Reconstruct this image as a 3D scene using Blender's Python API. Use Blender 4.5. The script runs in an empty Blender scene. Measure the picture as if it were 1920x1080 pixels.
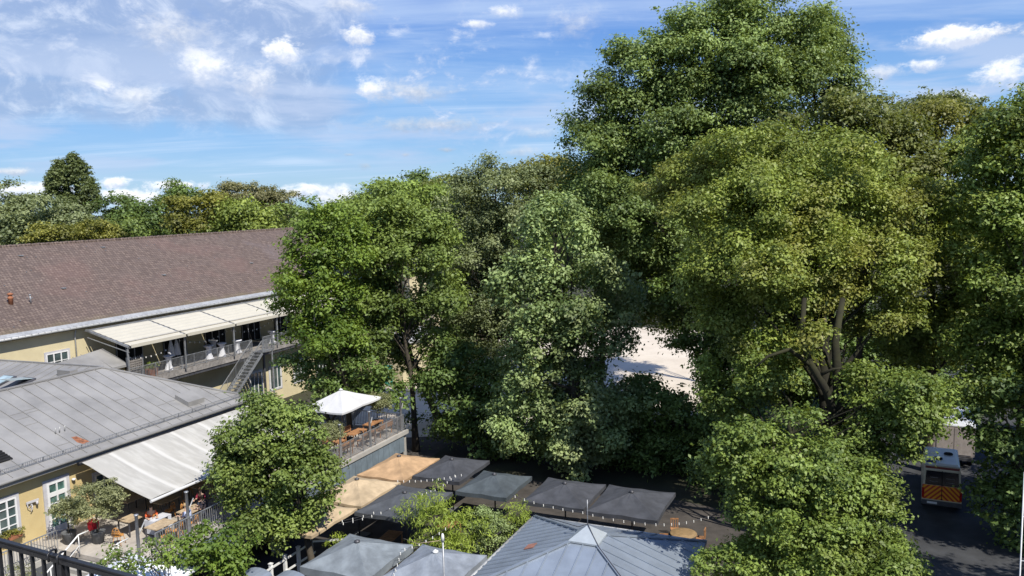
import bpy, math, random
import numpy as np
from mathutils import Vector, Matrix
R = math.radians
sc = bpy.context.scene
COL = sc.collection
# ---------------------------------------------------------------- camera
F, CH = 1500.0, 18.0
ROLL = math.radians(1.5)                            # the photograph is tilted a little
PITCH = math.radians(6.18)
AZ = math.radians(24.055)                           # buildings run this way off the view axis
cam = bpy.data.objects.new("camera", bpy.data.cameras.new("camera"))
COL.objects.link(cam)
cam.location = (0, 0, CH)
cam.rotation_euler = (Matrix.Rotation(R(90) - PITCH, 3, 'X') @ Matrix.Rotation(-ROLL, 3, 'Z')).to_euler()
cam.data.sensor_width = 36
cam.data.lens = 36 * F / 1920
cam.data.clip_start = .1
cam.data.clip_end = 5000
sc.camera = cam
# ---------------------------------------------------------------- exposure, sun, sky
sc.view_settings.view_transform = 'Standard'
sc.view_settings.look = 'None'
sc.view_settings.gamma = 1
sc.view_settings.exposure = 0.36
SUN_AZ, SUN_EL = 142.0, 49.0
sun = bpy.data.objects.new("sun", bpy.data.lights.new("sun", 'SUN'))
COL.objects.link(sun)
sun.data.energy = 5.0
sun.data.angle = R(.5)
sun.data.color = (1, .95, .86)
sd = Vector((math.sin(R(SUN_AZ)) * math.cos(R(SUN_EL)), math.cos(R(SUN_AZ)) * math.cos(R(SUN_EL)), math.sin(R(SUN_EL))))
sun.rotation_euler = sd.to_track_quat('Z', 'Y').to_euler()
sc.cycles.max_bounces = 6
sc.cycles.diffuse_bounces = 3
sc.cycles.glossy_bounces = 2
sc.cycles.transmission_bounces = 4
sc.cycles.caustics_reflective = False
sc.cycles.caustics_refractive = False


class NT:
    """small helper for writing node trees"""
    def __init__(s, tree):
        s.t = tree
        tree.nodes.clear()

    def n(s, typ, **kw):
        nd = s.t.nodes.new(typ)
        for k, v in kw.items():
            setattr(nd, k, v)
        return nd

    def link(s, a, b):
        s.t.links.new(a, b)

    def set(s, sock, v):
        if hasattr(v, 'links') or hasattr(v, 'is_output'):
            s.link(v, sock)
        else:
            sock.default_value = v

    def m(s, op, a, b=0.0, c=0.0, clamp=False):
        nd = s.n('ShaderNodeMath', operation=op, use_clamp=clamp)
        s.set(nd.inputs[0], a); s.set(nd.inputs[1], b)
        if op in ('MULTIPLY_ADD', 'SMOOTH_MIN', 'SMOOTH_MAX'):
            s.set(nd.inputs[2], c)
        return nd.outputs[0]

    def mr(s, v, a, b, c=0.0, d=1.0, smooth=True):
        nd = s.n('ShaderNodeMapRange')
        nd.interpolation_type = 'SMOOTHSTEP' if smooth else 'LINEAR'
        s.set(nd.inputs[0], v)
        for i, x in enumerate((a, b, c, d)):
            s.set(nd.inputs[1 + i], x)
        return nd.outputs[0]

    def mix(s, f, a, b, mode='MIX'):
        nd = s.n('ShaderNodeMix', data_type='RGBA', blend_type=mode)
        s.set(nd.inputs[0], f)
        s.set(nd.inputs[6], a if hasattr(a, 'links') else tuple(a) + (1,) if len(a) == 3 else a)
        s.set(nd.inputs[7], b if hasattr(b, 'links') else tuple(b) + (1,) if len(b) == 3 else b)
        return nd.outputs[2]

    def noise(s, vec, scale, detail=4, rough=.55, dist=0.0, lac=2.0):
        nd = s.n('ShaderNodeTexNoise')
        if vec is not None:
            s.link(vec, nd.inputs['Vector'])
        nd.inputs['Scale'].default_value = scale
        nd.inputs['Detail'].default_value = detail
        nd.inputs['Roughness'].default_value = rough
        nd.inputs['Lacunarity'].default_value = lac
        nd.inputs['Distortion'].default_value = dist
        return nd.outputs['Fac']

    def comb(s, x, y, z):
        nd = s.n('ShaderNodeCombineXYZ')
        for i, v in enumerate((x, y, z)):
            s.set(nd.inputs[i], v)
        return nd.outputs[0]

    def mapv(s, vec, scale=(1, 1, 1), rot=(0, 0, 0), loc=(0, 0, 0)):
        nd = s.n('ShaderNodeMapping')
        s.link(vec, nd.inputs[0])
        nd.inputs['Location'].default_value = loc
        nd.inputs['Rotation'].default_value = rot
        nd.inputs['Scale'].default_value = scale
        return nd.outputs[0]


def level(px, py):
    dx, dy = px - 960, py - 540
    return 960 + math.cos(ROLL) * dx - math.sin(ROLL) * dy, 540 + math.sin(ROLL) * dx + math.cos(ROLL) * dy


def dir_azel(px, py):
    px, py = level(px, py)
    a, b = (px - 960) / F, (540 - py) / F
    y, z = math.cos(PITCH) + b * math.sin(PITCH), b * math.cos(PITCH) - math.sin(PITCH)
    return math.degrees(math.atan2(a, y)), math.degrees(math.atan2(z, math.hypot(a, y)))


world = bpy.data.worlds.new("World")
sc.world = world
world.use_nodes = True
g = NT(world.node_tree)
out = g.n('ShaderNodeOutputWorld')
bg = g.n('ShaderNodeBackground')
bg.inputs[1].default_value = .108
g.link(bg.outputs[0], out.inputs[0])
sky = g.n('ShaderNodeTexSky', sky_type='NISHITA')
sky.sun_disc = False
sky.sun_elevation = R(SUN_EL)
sky.sun_rotation = R(SUN_AZ)
sky.air_density = 1.0
sky.dust_density = .4
sky.ozone_density = 2.2
hs = g.n('ShaderNodeHueSaturation')
hs.inputs['Hue'].default_value = .508
hs.inputs['Saturation'].default_value = 1.22
hs.inputs['Value'].default_value = 1.0
g.link(sky.outputs[0], hs.inputs['Color'])
tc = g.n('ShaderNodeTexCoord')
sx = g.n('ShaderNodeSeparateXYZ')
g.link(tc.outputs['Generated'], sx.inputs[0])
X, Y, Z = sx.outputs
az = g.m('MULTIPLY', g.m('ARCTAN2', X, Y), 57.2958)          # degrees right of the view
el = g.m('MULTIPLY', g.m('ARCSINE', Z), 57.2958)
zz = g.m('ADD', g.m('MAXIMUM', Z, 0.0), .07)
plane = g.comb(g.m('DIVIDE', X, zz), g.m('DIVIDE', Y, zz), 0.0)
sph = g.comb(g.m('MULTIPLY', az, .1), g.m('MULTIPLY', el, .1), 0.0)
grad = g.mix(g.mr(el, 0.0, 5.0), (2.9, 4.6, 6.3), (1.95, 3.75, 6.5))
grad = g.mix(g.mr(el, 4.0, 18.0), grad, (.42, 1.45, 5.2))
col = g.mix(.86, hs.outputs[0], grad)
# high thin cirrus, combed
ci = g.noise(g.mapv(plane, (.30, 1.1, 1), (0, 0, R(-24))), 1.0, 9, .62, .6)
ci2 = g.noise(g.mapv(plane, (.8, .5, 1), (0, 0, R(12)), (3, 5, 0)), .9, 3, .5)
cf = g.m('MULTIPLY', g.mr(ci, .40, .74), g.mr(ci2, .34, .60))
cf = g.m('MULTIPLY', cf, .72)
col = g.mix(cf, col, (4.9, 6.0, 7.6))
# broken grey sheet, upper left
sh = g.noise(g.mapv(sph, (1.0, 1.9, 1), (0, 0, R(-8)), (1.3, .4, 0)), .95, 8, .58, .35)
mask = g.m('MULTIPLY', g.mr(az, -3.0, -15.0), g.mr(el, 3.2, 6.5))
sheet = g.mr(g.m('ADD', sh, g.m('MULTIPLY', mask, .36)), .62, .86)
sheet = g.m('MULTIPLY', sheet, mask)
fine = g.noise(g.mapv(sph, (1, 1.5, 1), (0, 0, 0), (4, 2, 0)), 2.4, 10, .68, .5)
shc = g.mix(g.mr(fine, .46, .68), (2.7, 3.6, 5.4), (5.7, 6.3, 7.4))
col = g.mix(g.m('MULTIPLY', sheet, .76), col, shc)
# field of small broken cumulus
cu = g.noise(g.mapv(sph, (1.0, 1.7, 1), (0, 0, R(5)), (2, 9, 0)), 3.0, 11, .64, .25)
cu2 = g.noise(g.mapv(sph, (.6, 1, 1), (0, 0, 0), (6, 1, 0)), .9, 3, .5)
cm = g.m('MULTIPLY', g.mr(cu2, .40, .58), g.m('MULTIPLY', g.mr(az, 12.0, -6.0), g.m('MULTIPLY', g.mr(el, 2.5, 5.5), g.mr(el, 22.0, 14.0))))
cuf = g.m('MULTIPLY', g.mr(cu, .50, .66), cm)
col = g.mix(g.m('MULTIPLY', cuf, .85), col, g.mix(g.mr(cu, .55, .74), (4.3, 5.1, 6.8), (8.0, 8.2, 8.6)))
# flat grey streaks mid sky
st = g.noise(g.mapv(sph, (.45, 2.4, 1), (0, 0, R(4)), (7, 3, 0)), 1.25, 6, .55, .2)
stm = g.m('MULTIPLY', g.mr(el, 1.5, 4.0), g.mr(el, 13.0, 8.0))
col = g.mix(g.m('MULTIPLY', g.m('MULTIPLY', g.mr(st, .48, .60), stm), .72), col, (3.9, 4.8, 6.6))
# distinct cumulus puffs, each at its own bearing
bn = g.noise(g.mapv(sph, (.8, 1.25, 1)), 9.0, 9, .68, .25)
bn2 = g.noise(sph, 22.0, 4, .6)


def puff(colr, px, py, w, h, bright=1.0, soft=.35, amt=1.0):
    a0, e0 = dir_azel(px, py)
    w, h = w / 26.2, h / 26.2
    dx = g.m('DIVIDE', g.m('SUBTRACT', az, a0), w)
    dy = g.m('DIVIDE', g.m('SUBTRACT', el, e0), h)
    d = g.m('SQRT', g.m('ADD', g.m('MULTIPLY', dx, dx), g.m('MULTIPLY', dy, dy)))
    d = g.m('ADD', d, g.m('MULTIPLY', g.m('SUBTRACT', bn, .5), -2.4))
    f = g.mr(d, 1.05, 1.05 - soft * 1.6)
    lit = g.mr(g.m('ADD', dy, g.m('MULTIPLY', g.m('SUBTRACT', bn2, .5), 2.0)), -.7, .5)
    c = g.mix(lit, (5.0 * bright, 5.6 * bright, 6.9 * bright), (8.6 * bright, 8.7 * bright, 8.9 * bright))
    return g.mix(g.m('MULTIPLY', f, amt), colr, c)


for p in [(530, 96, 34, 26, 1, .4, .95), (672, 66, 34, 24, .95, .5, .9), (692, 166, 30, 26, 1, .5, .85), (385, 128, 55, 42, .98, .6, .8),
          (476, 150, 40, 40, .93, .6, .7), (250, 180, 55, 20, .9, .7, .6), (770, 172, 110, 26, .74, .8, .7), (890, 45, 36, 9, .95, .6, .8), (945, 22, 40, 14, .95, .6, .8),
          (800, 235, 150, 20, .66, .8, .6), (330, 62, 90, 40, .85, .9, .7), (660, 8, 60, 18, .86, .7, .7),
          (1790, 70, 84, 19, 1.0, .4, .97), (1735, 121, 36, 13, .95, .5, .9), (1885, 138, 46, 26, .98, .5, .92), (1655, 136, 48, 16, .85, .7, .75), (1870, 60, 60, 16, .8, .8, .6),
          (1790, 182, 50, 11, .95, .6, .8), (1735, 193, 26, 14, .95, .6, .8), (1080, 40, 60, 36, .82, 1.0, .62), (20, 322, 40, 8, .8, .6, .75),
          (835, 281, 28, 6, .58, .7, .6), (685, 312, 14, 8, .56, .8, .6), (655, 290, 12, 4, .6, .8, .6), (760, 290, 12, 5, .58, .8, .5),
          (212, 344, 32, 11, 1.0, .4, .95), (325, 348, 52, 11, 1.0, .4, .95), (40, 358, 90, 14, .97, .4, .9), (250, 372, 70, 22, 1.0, .4, .95), (590, 358, 90, 15, .97, .5, .9), (640, 374, 70, 18, .9, .5, .8), (980, 285, 40, 14, .68, .8, .6), (1010, 250, 60, 14, .8, .8, .5)]:
    col = puff(col, *p)
g.link(col, bg.inputs[0])

# ---------------------------------------------------------------- materials
MATS = {}


def mat(name, c, rough=.7, var=.12, scale=3.0, bump=0.0, metal=0.0, spec=.4, c2=None, bscale=None):
    if name in MATS:
        return MATS[name]
    m = bpy.data.materials.new(name)
    m.use_nodes = True
    t = NT(m.node_tree)
    o = t.n('ShaderNodeOutputMaterial'); b = t.n('ShaderNodeBsdfPrincipled')
    t.link(b.outputs[0], o.inputs[0])
    co = t.n('ShaderNodeTexCoord').outputs['Object']
    n1 = t.noise(co, scale, 6, .6)
    n2 = t.noise(co, scale * .17, 3, .5)
    nn = t.m('MULTIPLY_ADD', n1, .6, t.m('MULTIPLY', n2, .4))
    d = c2 if c2 else tuple(x * (1 - var * 2.2) for x in c)
    e = c if c2 else tuple(min(1, x * (1 + var)) for x in c)
    t.link(t.mix(t.mr(nn, .32, .68), d, e), b.inputs['Base Color'])
    b.inputs['Roughness'].default_value = rough
    b.inputs['Metallic'].default_value = metal
    b.inputs['Specular IOR Level'].default_value = spec
    if bump:
        bp = t.n('ShaderNodeBump'); bp.inputs['Strength'].default_value = bump; bp.inputs['Distance'].default_value = .02
        t.link(t.noise(co, bscale or scale * 5, 4, .6), bp.inputs['Height'])
        t.link(bp.outputs[0], b.inputs['Normal'])
    MATS[name] = m
    return m


def leafmat(name, dark, light, warm=None, trans=.31, rough=.56):
    m = bpy.data.materials.new(name)
    m.use_nodes = True
    t = NT(m.node_tree)
    o = t.n('ShaderNodeOutputMaterial'); b = t.n('ShaderNodeBsdfPrincipled')
    dark, light = (dark[0] * 1.5, dark[1] * 1.38, dark[2] * 1.1), (light[0] * 2.75, light[1] * 2.5, light[2] * 2.1)
    warm = tuple(x * 1.35 for x in warm) if warm else None
    a1 = t.n('ShaderNodeAttribute', attribute_name='tint').outputs['Fac']
    a2 = t.n('ShaderNodeAttribute', attribute_name='warm').outputs['Fac']
    c = t.mix(a1, dark, light)
    c = t.mix(a2, c, warm or tuple(x * .9 for x in light))
    t.link(c, b.inputs['Base Color'])
    b.inputs['Roughness'].default_value = rough
    b.inputs['Specular IOR Level'].default_value = .5
    tr = t.n('ShaderNodeBsdfTranslucent')
    t.link(t.mix(.5, c, (.30, .34, .03)), tr.inputs[0])
    mx = t.n('ShaderNodeMixShader'); mx.inputs[0].default_value = trans
    t.link(b.outputs[0], mx.inputs[1]); t.link(tr.outputs[0], mx.inputs[2]); t.link(mx.outputs[0], o.inputs[0])
    return m


# ---------------------------------------------------------------- object helpers
TH = R(90) - AZ
UV_U = Vector((math.sin(AZ), math.cos(AZ), 0)); UV_V = Vector((-math.cos(AZ), math.sin(AZ), 0))


def W(u, v, z=0.0):
    return UV_U * u + UV_V * v + Vector((0, 0, z))


def at(px, py, y):
    """world point seen at a pixel of the 1920 photograph, y metres ahead"""
    px, py = level(px, py)
    a, b = (px - 960) / F, (540 - py) / F
    k = y / (math.cos(PITCH) + b * math.sin(PITCH))
    return Vector((a * k, y, CH + (b * math.cos(PITCH) - math.sin(PITCH)) * k))


def tag(o, label=None, cat=None, group=None, kind=None):
    for k, v in (('label', label), ('category', cat), ('group', group), ('kind', kind)):
        if v:
            o[k] = v
    return o


def thing(name, label, cat, u, v, z=0.0, rot=0.0, group=None, world=None):
    """Empty at the base of a thing; its x axis runs along the buildings unless a world point is given"""
    o = bpy.data.objects.new(name, None)
    COL.objects.link(o)
    o.empty_display_size = .2
    o.location = world if world is not None else W(u, v, z)
    o.rotation_euler = (0, 0, (0 if world is not None else TH) + rot)
    return tag(o, label, cat, group)


class MB:
    """collects shapes, links them as ONE mesh object"""
    def __init__(s, off=(0, 0, 0)):
        s.v, s.f, s.o, s.sm = [], [], Vector(off), []

    def add(s, vs, fs, smooth=False):
        k = len(s.v)
        s.v += [tuple(Vector(p) - s.o) for p in vs]
        s.f += [tuple(i + k for i in f) for f in fs]
        s.sm += [smooth] * len(fs)
        return s

    def box(s, x0, x1, y0, y1, z0, z1):
        vs = [(x, y, z) for z in (z0, z1) for y in (y0, y1) for x in (x0, x1)]
        return s.add(vs, [(0, 2, 3, 1), (4, 5, 7, 6), (0, 1, 5, 4), (2, 6, 7, 3), (0, 4, 6, 2), (1, 3, 7, 5)])

    def slab(s, pts, t):
        """polygon extruded downwards by t"""
        n = len(pts)
        vs = [tuple(p) for p in pts] + [(p[0], p[1], p[2] - t) for p in pts]
        return s.add(vs, [tuple(range(n)), tuple(range(2 * n - 1, n - 1, -1))] + [((i + 1) % n, i, i + n, (i + 1) % n + n) for i in range(n)])

    def prism(s, prof, axis, a, b):
        """2d profile extruded along x ('x': profile is y,z) or y ('y': profile is x,z)"""
        n = len(prof)
        f = (lambda p, t: (t, p[0], p[1])) if axis == 'x' else (lambda p, t: (p[0], t, p[1]))
        vs = [f(p, a) for p in prof] + [f(p, b) for p in prof]
        return s.add(vs, [tuple(range(n)), tuple(range(2 * n - 1, n - 1, -1))] + [((i + 1) % n, i, i + n, (i + 1) % n + n) for i in range(n)])

    def tube(s, pts, r, n=6, caps=True):
        pts = [Vector(p) for p in pts]
        rs = r if isinstance(r, (list, tuple)) else [r] * len(pts)
        vs, fs = [], []
        side = None
        for i, p in enumerate(pts):
            d = (pts[min(i + 1, len(pts) - 1)] - pts[max(i - 1, 0)])
            d = d.normalized() if d.length > 1e-9 else Vector((0, 0, 1))
            if side is None:
                side = d.cross(Vector((0, 0, 1)) if abs(d.z) < .9 else Vector((1, 0, 0))).normalized()
            else:
                side = (side - d * side.dot(d)).normalized()
            w = d.cross(side)
            for k in range(n):
                a = 2 * math.pi * k / n
                vs.append(p + (side * math.cos(a) + w * math.sin(a)) * rs[i])
        for i in range(len(pts) - 1):
            for k in range(n):
                fs.append((i * n + k, i * n + (k + 1) % n, (i + 1) * n + (k + 1) % n, (i + 1) * n + k))
        s.add(vs, fs, True)
        if caps:
            k = len(s.v) - len(vs)
            s.f += [tuple(k + i for i in range(n - 1, -1, -1)), tuple(k + len(vs) - n + i for i in range(n))]
            s.sm += [False, False]
        return s

    def bar(s, p, q, w, h=None):
        """rectangular bar, w wide (horizontal), h high"""
        h = h or w
        p, q = Vector(p), Vector(q)
        d = (q - p).normalized()
        a = d.cross(Vector((0, 0, 1)))
        a = a.normalized() if a.length > 1e-4 else Vector((1, 0, 0))
        b = a.cross(d).normalized()
        vs = [c + a * (w / 2 * i) + b * (h / 2 * j) for c in (p, q) for i, j in ((-1, -1), (1, -1), (1, 1), (-1, 1))]
        return s.add(vs, [(3, 2, 1, 0), (4, 5, 6, 7), (0, 1, 5, 4), (1, 2, 6, 5), (2, 3, 7, 6), (3, 0, 4, 7)])

    def lathe(s, prof, c=(0, 0, 0), n=14, smooth=True):
        vs, fs = [], []
        for r, z in prof:
            for k in range(n):
                a = 2 * math.pi * k / n
                vs.append((c[0] + r * math.cos(a), c[1] + r * math.sin(a), c[2] + z))
        for i in range(len(prof) - 1):
            for k in range(n):
                fs.append((i * n + k, i * n + (k + 1) % n, (i + 1) * n + (k + 1) % n, (i + 1) * n + k))
        s.add(vs, fs, smooth)
        k = len(s.v) - len(vs)
        s.f += [tuple(k + i for i in range(n - 1, -1, -1)), tuple(k + len(vs) - n + i for i in range(n))]
        s.sm += [False, False]
        return s

    def build(s, name, m, parent=None, label=None, loc=None):
        me = bpy.data.meshes.new(name)
        me.from_pydata(s.v, [], s.f)
        me.polygons.foreach_set('use_smooth', s.sm)
        if m:
            me.materials.append(m)
        me.update()
        o = bpy.data.objects.new(name, me)
        COL.objects.link(o)
        o.parent = parent
        if loc is not None:
            o.location = loc
        if label:
            o['label'] = label
        return o


def children(o):
    return [c for c in bpy.data.objects if c.parent == o]


def copy_tree(o, parent=None, kids=None):
    kids = kids if kids is not None else {}
    c = o.copy()
    COL.objects.link(c)
    c.parent = parent
    for ch in children(o):
        copy_tree(ch, c)
    return c


def place(o, u, v, z, rot, label=None):
    o.location = W(u, v, z)
    o.rotation_euler = (0, 0, TH + rot)
    if label:
        o['label'] = label
    return o

# ---------------------------------------------------------------- ground
def sheet(name, pts, z, m, kind='structure', label=None, cat=None):
    o = MB().add([(p[0], p[1], z) for p in pts], [tuple(range(len(pts)))]).build(name, m)
    tag(o, label, cat, None, kind)
    return o


M_grass = mat('grass_ground', (.040, .045, .020), .95, .3, .6, .4, c2=(.030, .026, .018))
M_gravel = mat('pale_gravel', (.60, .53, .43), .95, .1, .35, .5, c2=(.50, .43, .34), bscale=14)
M_asphalt = mat('asphalt', (.05, .052, .056), .9, .2, .8, .4, bscale=30)
M_court = mat('court_gravel', (.060, .052, .045), .95, .2, 1.2, .5, bscale=20)  # tree shade over the courtyard is put into this dark base colour
M_paving = mat('stone_paving', (.42, .38, .33), .85, .12, 2.0, .3)
sheet('ground', [(-2500, -800), (2500, -800), (2500, 4000), (-2500, 4000)], 0.0, M_grass)
sheet('gravel_yard', [(-14, 60), (10, 62), (13.5, 64), (20, 68), (27, 80), (25, 108), (14, 112), (4, 111), (-6, 104), (-12, 96)], .012, M_gravel)
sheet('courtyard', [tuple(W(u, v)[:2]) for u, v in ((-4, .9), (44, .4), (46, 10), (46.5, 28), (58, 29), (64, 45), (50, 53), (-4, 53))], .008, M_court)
rd = [tuple(W(u, v)[:2]) for u, v in ((-10, .6), (110, -2.5))] + [tuple(W(u, v)[:2]) for u, v in ((110, -12.5), (-10, -9.2))]
sheet('road', rd[::-1], .016, M_asphalt)
kb = MB()
for (a, b) in (((-10, .75), (110, -2.35)), ((-10, -9.35), (110, -12.65))):
    kb.bar(W(a[0], a[1], .06), W(b[0], b[1], .06), .22, .14)
tag(kb.build('kerb', mat('kerb_stone', (.32, .31, .29), .9)), None, None, None, 'structure')

# ---------------------------------------------------------------- building materials
M_yellow = mat('yellow_plaster', (.54, .43, .215), .9, .06, 1.2, .15, c2=(.47, .36, .17))
M_cream = mat('cream_plaster', (0.555, 0.48, 0.3), .9, .05, 1.0, .1)
M_zinc = mat('grey_zinc', (.245, .238, .226), .6, .11, .8, .15)
M_zinc_blue = mat('blue_grey_zinc', (0.272, 0.312, 0.36), .42, .08, 1.1, .08, metal=.35)
M_zinc_light = mat('bright_zinc_gutter', (.40, .40, .385), .45, .12, 5.0, 0, metal=.2)
M_steel = mat('dark_steel', (.10, .10, .11), .5, .2, 3, metal=.4)
M_galv = mat('galvanised_steel', (.33, .34, .35), .45, .15, 6, metal=.5)
M_white = mat('white_paint', (0.68, 0.68, 0.663), .5, .05, 3)
M_surround = mat('grey_stone_surround', (.46, .45, .46), .85, .08, 3, .1)
M_glass = mat('window_glass', (.06, .09, .09), .08, .3, 1.2, spec=.9)
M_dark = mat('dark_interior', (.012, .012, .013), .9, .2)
M_canvas = mat('cream_canvas', (.47, .44, .36), .85, .03, 2, .05)
M_canvas_w = mat('white_canvas', (0.51, 0.51, 0.51), .8, .03, 1.0, .05)
M_beige = mat('beige_canvas', (0.446, 0.288, 0.158), .85, .16, 1.6, .08)
M_sand = mat('sand_canvas', (0.474, 0.363, 0.229), .85, .16, 1.6, .08)
M_anth = mat('anthracite_canvas', (0.057, 0.06, 0.069), .8, .16, 1.6, .1)
M_grcan = mat('grey_canvas', (0.192, 0.216, 0.232), .75, .16, 1.6, .06)
M_rattan = mat('orange_rattan', (.55, .26, .07), .6, .25, 12, .3)
M_wood = mat('oiled_wood', (.40, .20, .09), .6, .25, 5, .2)
M_lightwood = mat('pale_table_wood', (.48, .37, .24), .6, .15, 6, .1)
M_bluegrey = mat('blue_grey_cladding', (.16, .20, .23), .7, .12, 2)
M_pot = mat('grey_planter', (.12, .125, .13), .8, .15, 3)
M_terra = mat('terracotta', (.30, .12, .06), .85, .15, 4)
M_iron = mat('black_iron', (.016, .016, .018), .42, .2, 8, .2)
M_rust = mat('rust_stain', (.30, .12, .06), .9, .3, 7)
M_cloth = mat('white_cloth', (.72, .73, .78), .85, .04, 4)
M_red = mat('red_plastic', (.62, .02, .04), .5, .1)
M_concrete = mat('pale_concrete', (0.352, 0.336, 0.304), .9, .12, 1.0, .2)
M_bulb = mat('frosted_bulb', (.85, .84, .78), .3, .02)


def tile_mat():
    m = bpy.data.materials.new('clay_tiles'); m.use_nodes = True
    t = NT(m.node_tree)
    o = t.n('ShaderNodeOutputMaterial'); b = t.n('ShaderNodeBsdfPrincipled'); t.link(b.outputs[0], o.inputs[0])
    co = t.n('ShaderNodeTexCoord').outputs['Object']
    br = t.n('ShaderNodeTexBrick'); t.link(co, br.inputs['Vector'])
    br.inputs['Scale'].default_value = 1
    br.inputs['Brick Width'].default_value = .26; br.inputs['Row Height'].default_value = .34
    br.inputs['Mortar Size'].default_value = .035; br.inputs['Mortar Smooth'].default_value = .4
    br.inputs['Color1'].default_value = (.092, .066, .051, 1); br.inputs['Color2'].default_value = (.178, .132, .103, 1)
    br.inputs['Mortar'].default_value = (.075, .048, .040, 1)
    big = t.noise(co, .10, 5, .6)
    mid = t.noise(co, .9, 6, .65)
    sp = t.noise(co, 5.5, 2, .5)
    c = t.mix(t.mr(mid, .35, .7, 0, .5), br.outputs['Color'], (.115, .085, .072))
    c = t.mix(t.mr(big, .55, .68, 0, .28), c, (.17, .095, .078))
    c = t.mix(t.mr(big, .40, .30, 0, .35), c, (.16, .13, .13))
    c = t.mix(t.mr(sp, .70, .76, 0, .55), c, (.42, .34, .29))
    sep = t.n('ShaderNodeSeparateXYZ'); t.link(co, sep.inputs[0])
    moss = t.m('MULTIPLY', t.mr(t.m('ADD', sep.outputs[1], t.m('MULTIPLY', mid, 1.6)), 2.2, .6), .6)
    c = t.mix(moss, c, (.17, .145, .075))
    t.link(c, b.inputs['Base Color']); b.inputs['Roughness'].default_value = .85
    bp = t.n('ShaderNodeBump'); bp.inputs['Strength'].default_value = .6; bp.inputs['Distance'].default_value = .05
    t.link(t.m('ADD', br.outputs['Fac'], t.m('MULTIPLY', sp, .5)), bp.inputs['Height']); bp.invert = True
    t.link(bp.outputs[0], b.inputs['Normal'])
    return m


M_tile = tile_mat()


def lintilt(p, a, b):
    return tuple(a[i] + (b[i] - a[i]) * p for i in range(3))


def seams(mb, a0, a1, b0, b1, n, h=.045, w=.03, lift=.0):
    """standing seams between two edges a0-a1 (eave) and b0-b1 (top)"""
    for i in range(n):
        t = (i + .5) / n
        p, q = Vector(lintilt(t, a0, a1)), Vector(lintilt(t, b0, b1))
        mb.bar(p + Vector((0, 0, h / 2 + lift)), q + Vector((0, 0, h / 2 + lift)), w, h)


def window(parent, x0, x1, z0, z1, y, nx=2, nz=3, name='window', sur=.14, m_frame=None, face=-1, label=None):
    """window on a wall facing -y at y; local coordinates of the parent"""
    s = face
    mb = MB()
    for a in ((x0 - sur, x0, z0 - sur, z1 + sur), (x1, x1 + sur, z0 - sur, z1 + sur), (x0, x1, z1, z1 + sur), (x0, x1, z0 - sur, z0)):
        mb.box(a[0], a[1], min(y, y + s * .05), max(y, y + s * .05), a[2], a[3])
    w = mb.build(name, M_surround, parent, label)
    f = MB(); fw = .07
    f.box(x0, x0 + fw, y + s * .07 if s < 0 else y, y if s < 0 else y + .07, z0, z1)
    f.box(x1 - fw, x1, y + s * .07 if s < 0 else y, y if s < 0 else y + .07, z0, z1)
    ya, yb = (y - .07, y) if s < 0 else (y, y + .07)
    f.box(x0 + fw, x1 - fw, ya, yb, z1 - fw, z1); f.box(x0 + fw, x1 - fw, ya, yb, z0, z0 + fw)
    for i in range(1, nx):
        c = x0 + (x1 - x0) * i / nx; f.box(c - .035, c + .035, ya, yb, z0 + fw, z1 - fw)
    for j in range(1, nz):
        c = z0 + (z1 - z0) * j / nz
        for i in range(nx):
            a = x0 + (x1 - x0) * i / nx + (.035 if i else fw); b = x0 + (x1 - x0) * (i + 1) / nx - (.035 if i < nx - 1 else fw)
            f.box(a, b, ya + .012, yb, c - .02, c + .02)
    f.build('frame', m_frame or M_white, w)
    MB().box(x0 + .01, x1 - .01, min(y + s * .02, y + s * .004), max(y + s * .02, y + s * .004), z0 + .01, z1 - .01).build('pane', M_glass, w)
    return w


# ---------------------------------------------------------------- main hall with the tiled roof
HU, HV, DH = 10.0, 52.2, 12.2
h = thing('main_hall', 'long yellow hall under a broad brown tiled hip roof with bright metal gutter', 'building', HU, HV, 0)
rx, L_ = 69.5, 81.0                                  # ridge end, eave corner beyond the hip
ZE, ZR = 9.77, 15.4
wl = MB()
wl.box(0.4, L_ - .4, .5, 2 * DH - .5, 0, ZE - .16)
wl.build('wall', M_cream, h)
MB().box(26.0, L_ - .4, -1.9, .499, 0, 5.05).build('ground_floor_wall', M_cream, h)
rf = MB()
e = [(-.2, 0, ZE), (L_, 0, ZE), (L_, 2 * DH, ZE), (-.2, 2 * DH, ZE)]
r0, r1 = (-.2, DH, ZR), (rx, DH, ZR)
rf.add(e + [r0, r1], [(0, 1, 5, 4), (1, 2, 5), (2, 3, 4, 5), (3, 0, 4)])
rf.add([(x, y, z - .18) for x, y, z in e] + [(x, y, z - .02) for x, y, z in e], [(3, 2, 1, 0), (0, 1, 5, 4), (1, 2, 6, 5), (2, 3, 7, 6), (3, 0, 4, 7)])
for i in range(int((rx + .2) / .42)):                # ridge tiles, slightly irregular
    x = -.2 + i * .42
    rf.tube([(x, DH, ZR - .03 + (i % 3) * .012), (x + .44, DH, ZR + (i % 2) * .02)], [.13, .16], 6)
for i in range(33):
    t0, t1 = i / 33, (i + 1.1) / 33
    rf.tube([lintilt(t0, (L_, 0, ZE + .02), (rx, DH, ZR)), lintilt(min(1, t1), (L_, 0, ZE + .02), (rx, DH, ZR + .03))], [.12, .14], 5)
roof = rf.build('roof', M_tile, h)
gt = MB()
gt.tube([(-.2, -.12, ZE - .02), (L_ + .1, -.12, ZE - .02)], .095, 8)
for i in range(168):
    x = i * .48
    gt.box(x, x + .03, -.24, .12, ZE + .05, ZE + .085)
gt.slab([(-.2, -.02, ZE + .04), (L_, -.02, ZE + .04), (L_, .42, ZE + .245), (-.2, .42, ZE + .245)], .03)
gt.build('gutter', M_zinc_light, h)
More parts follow.
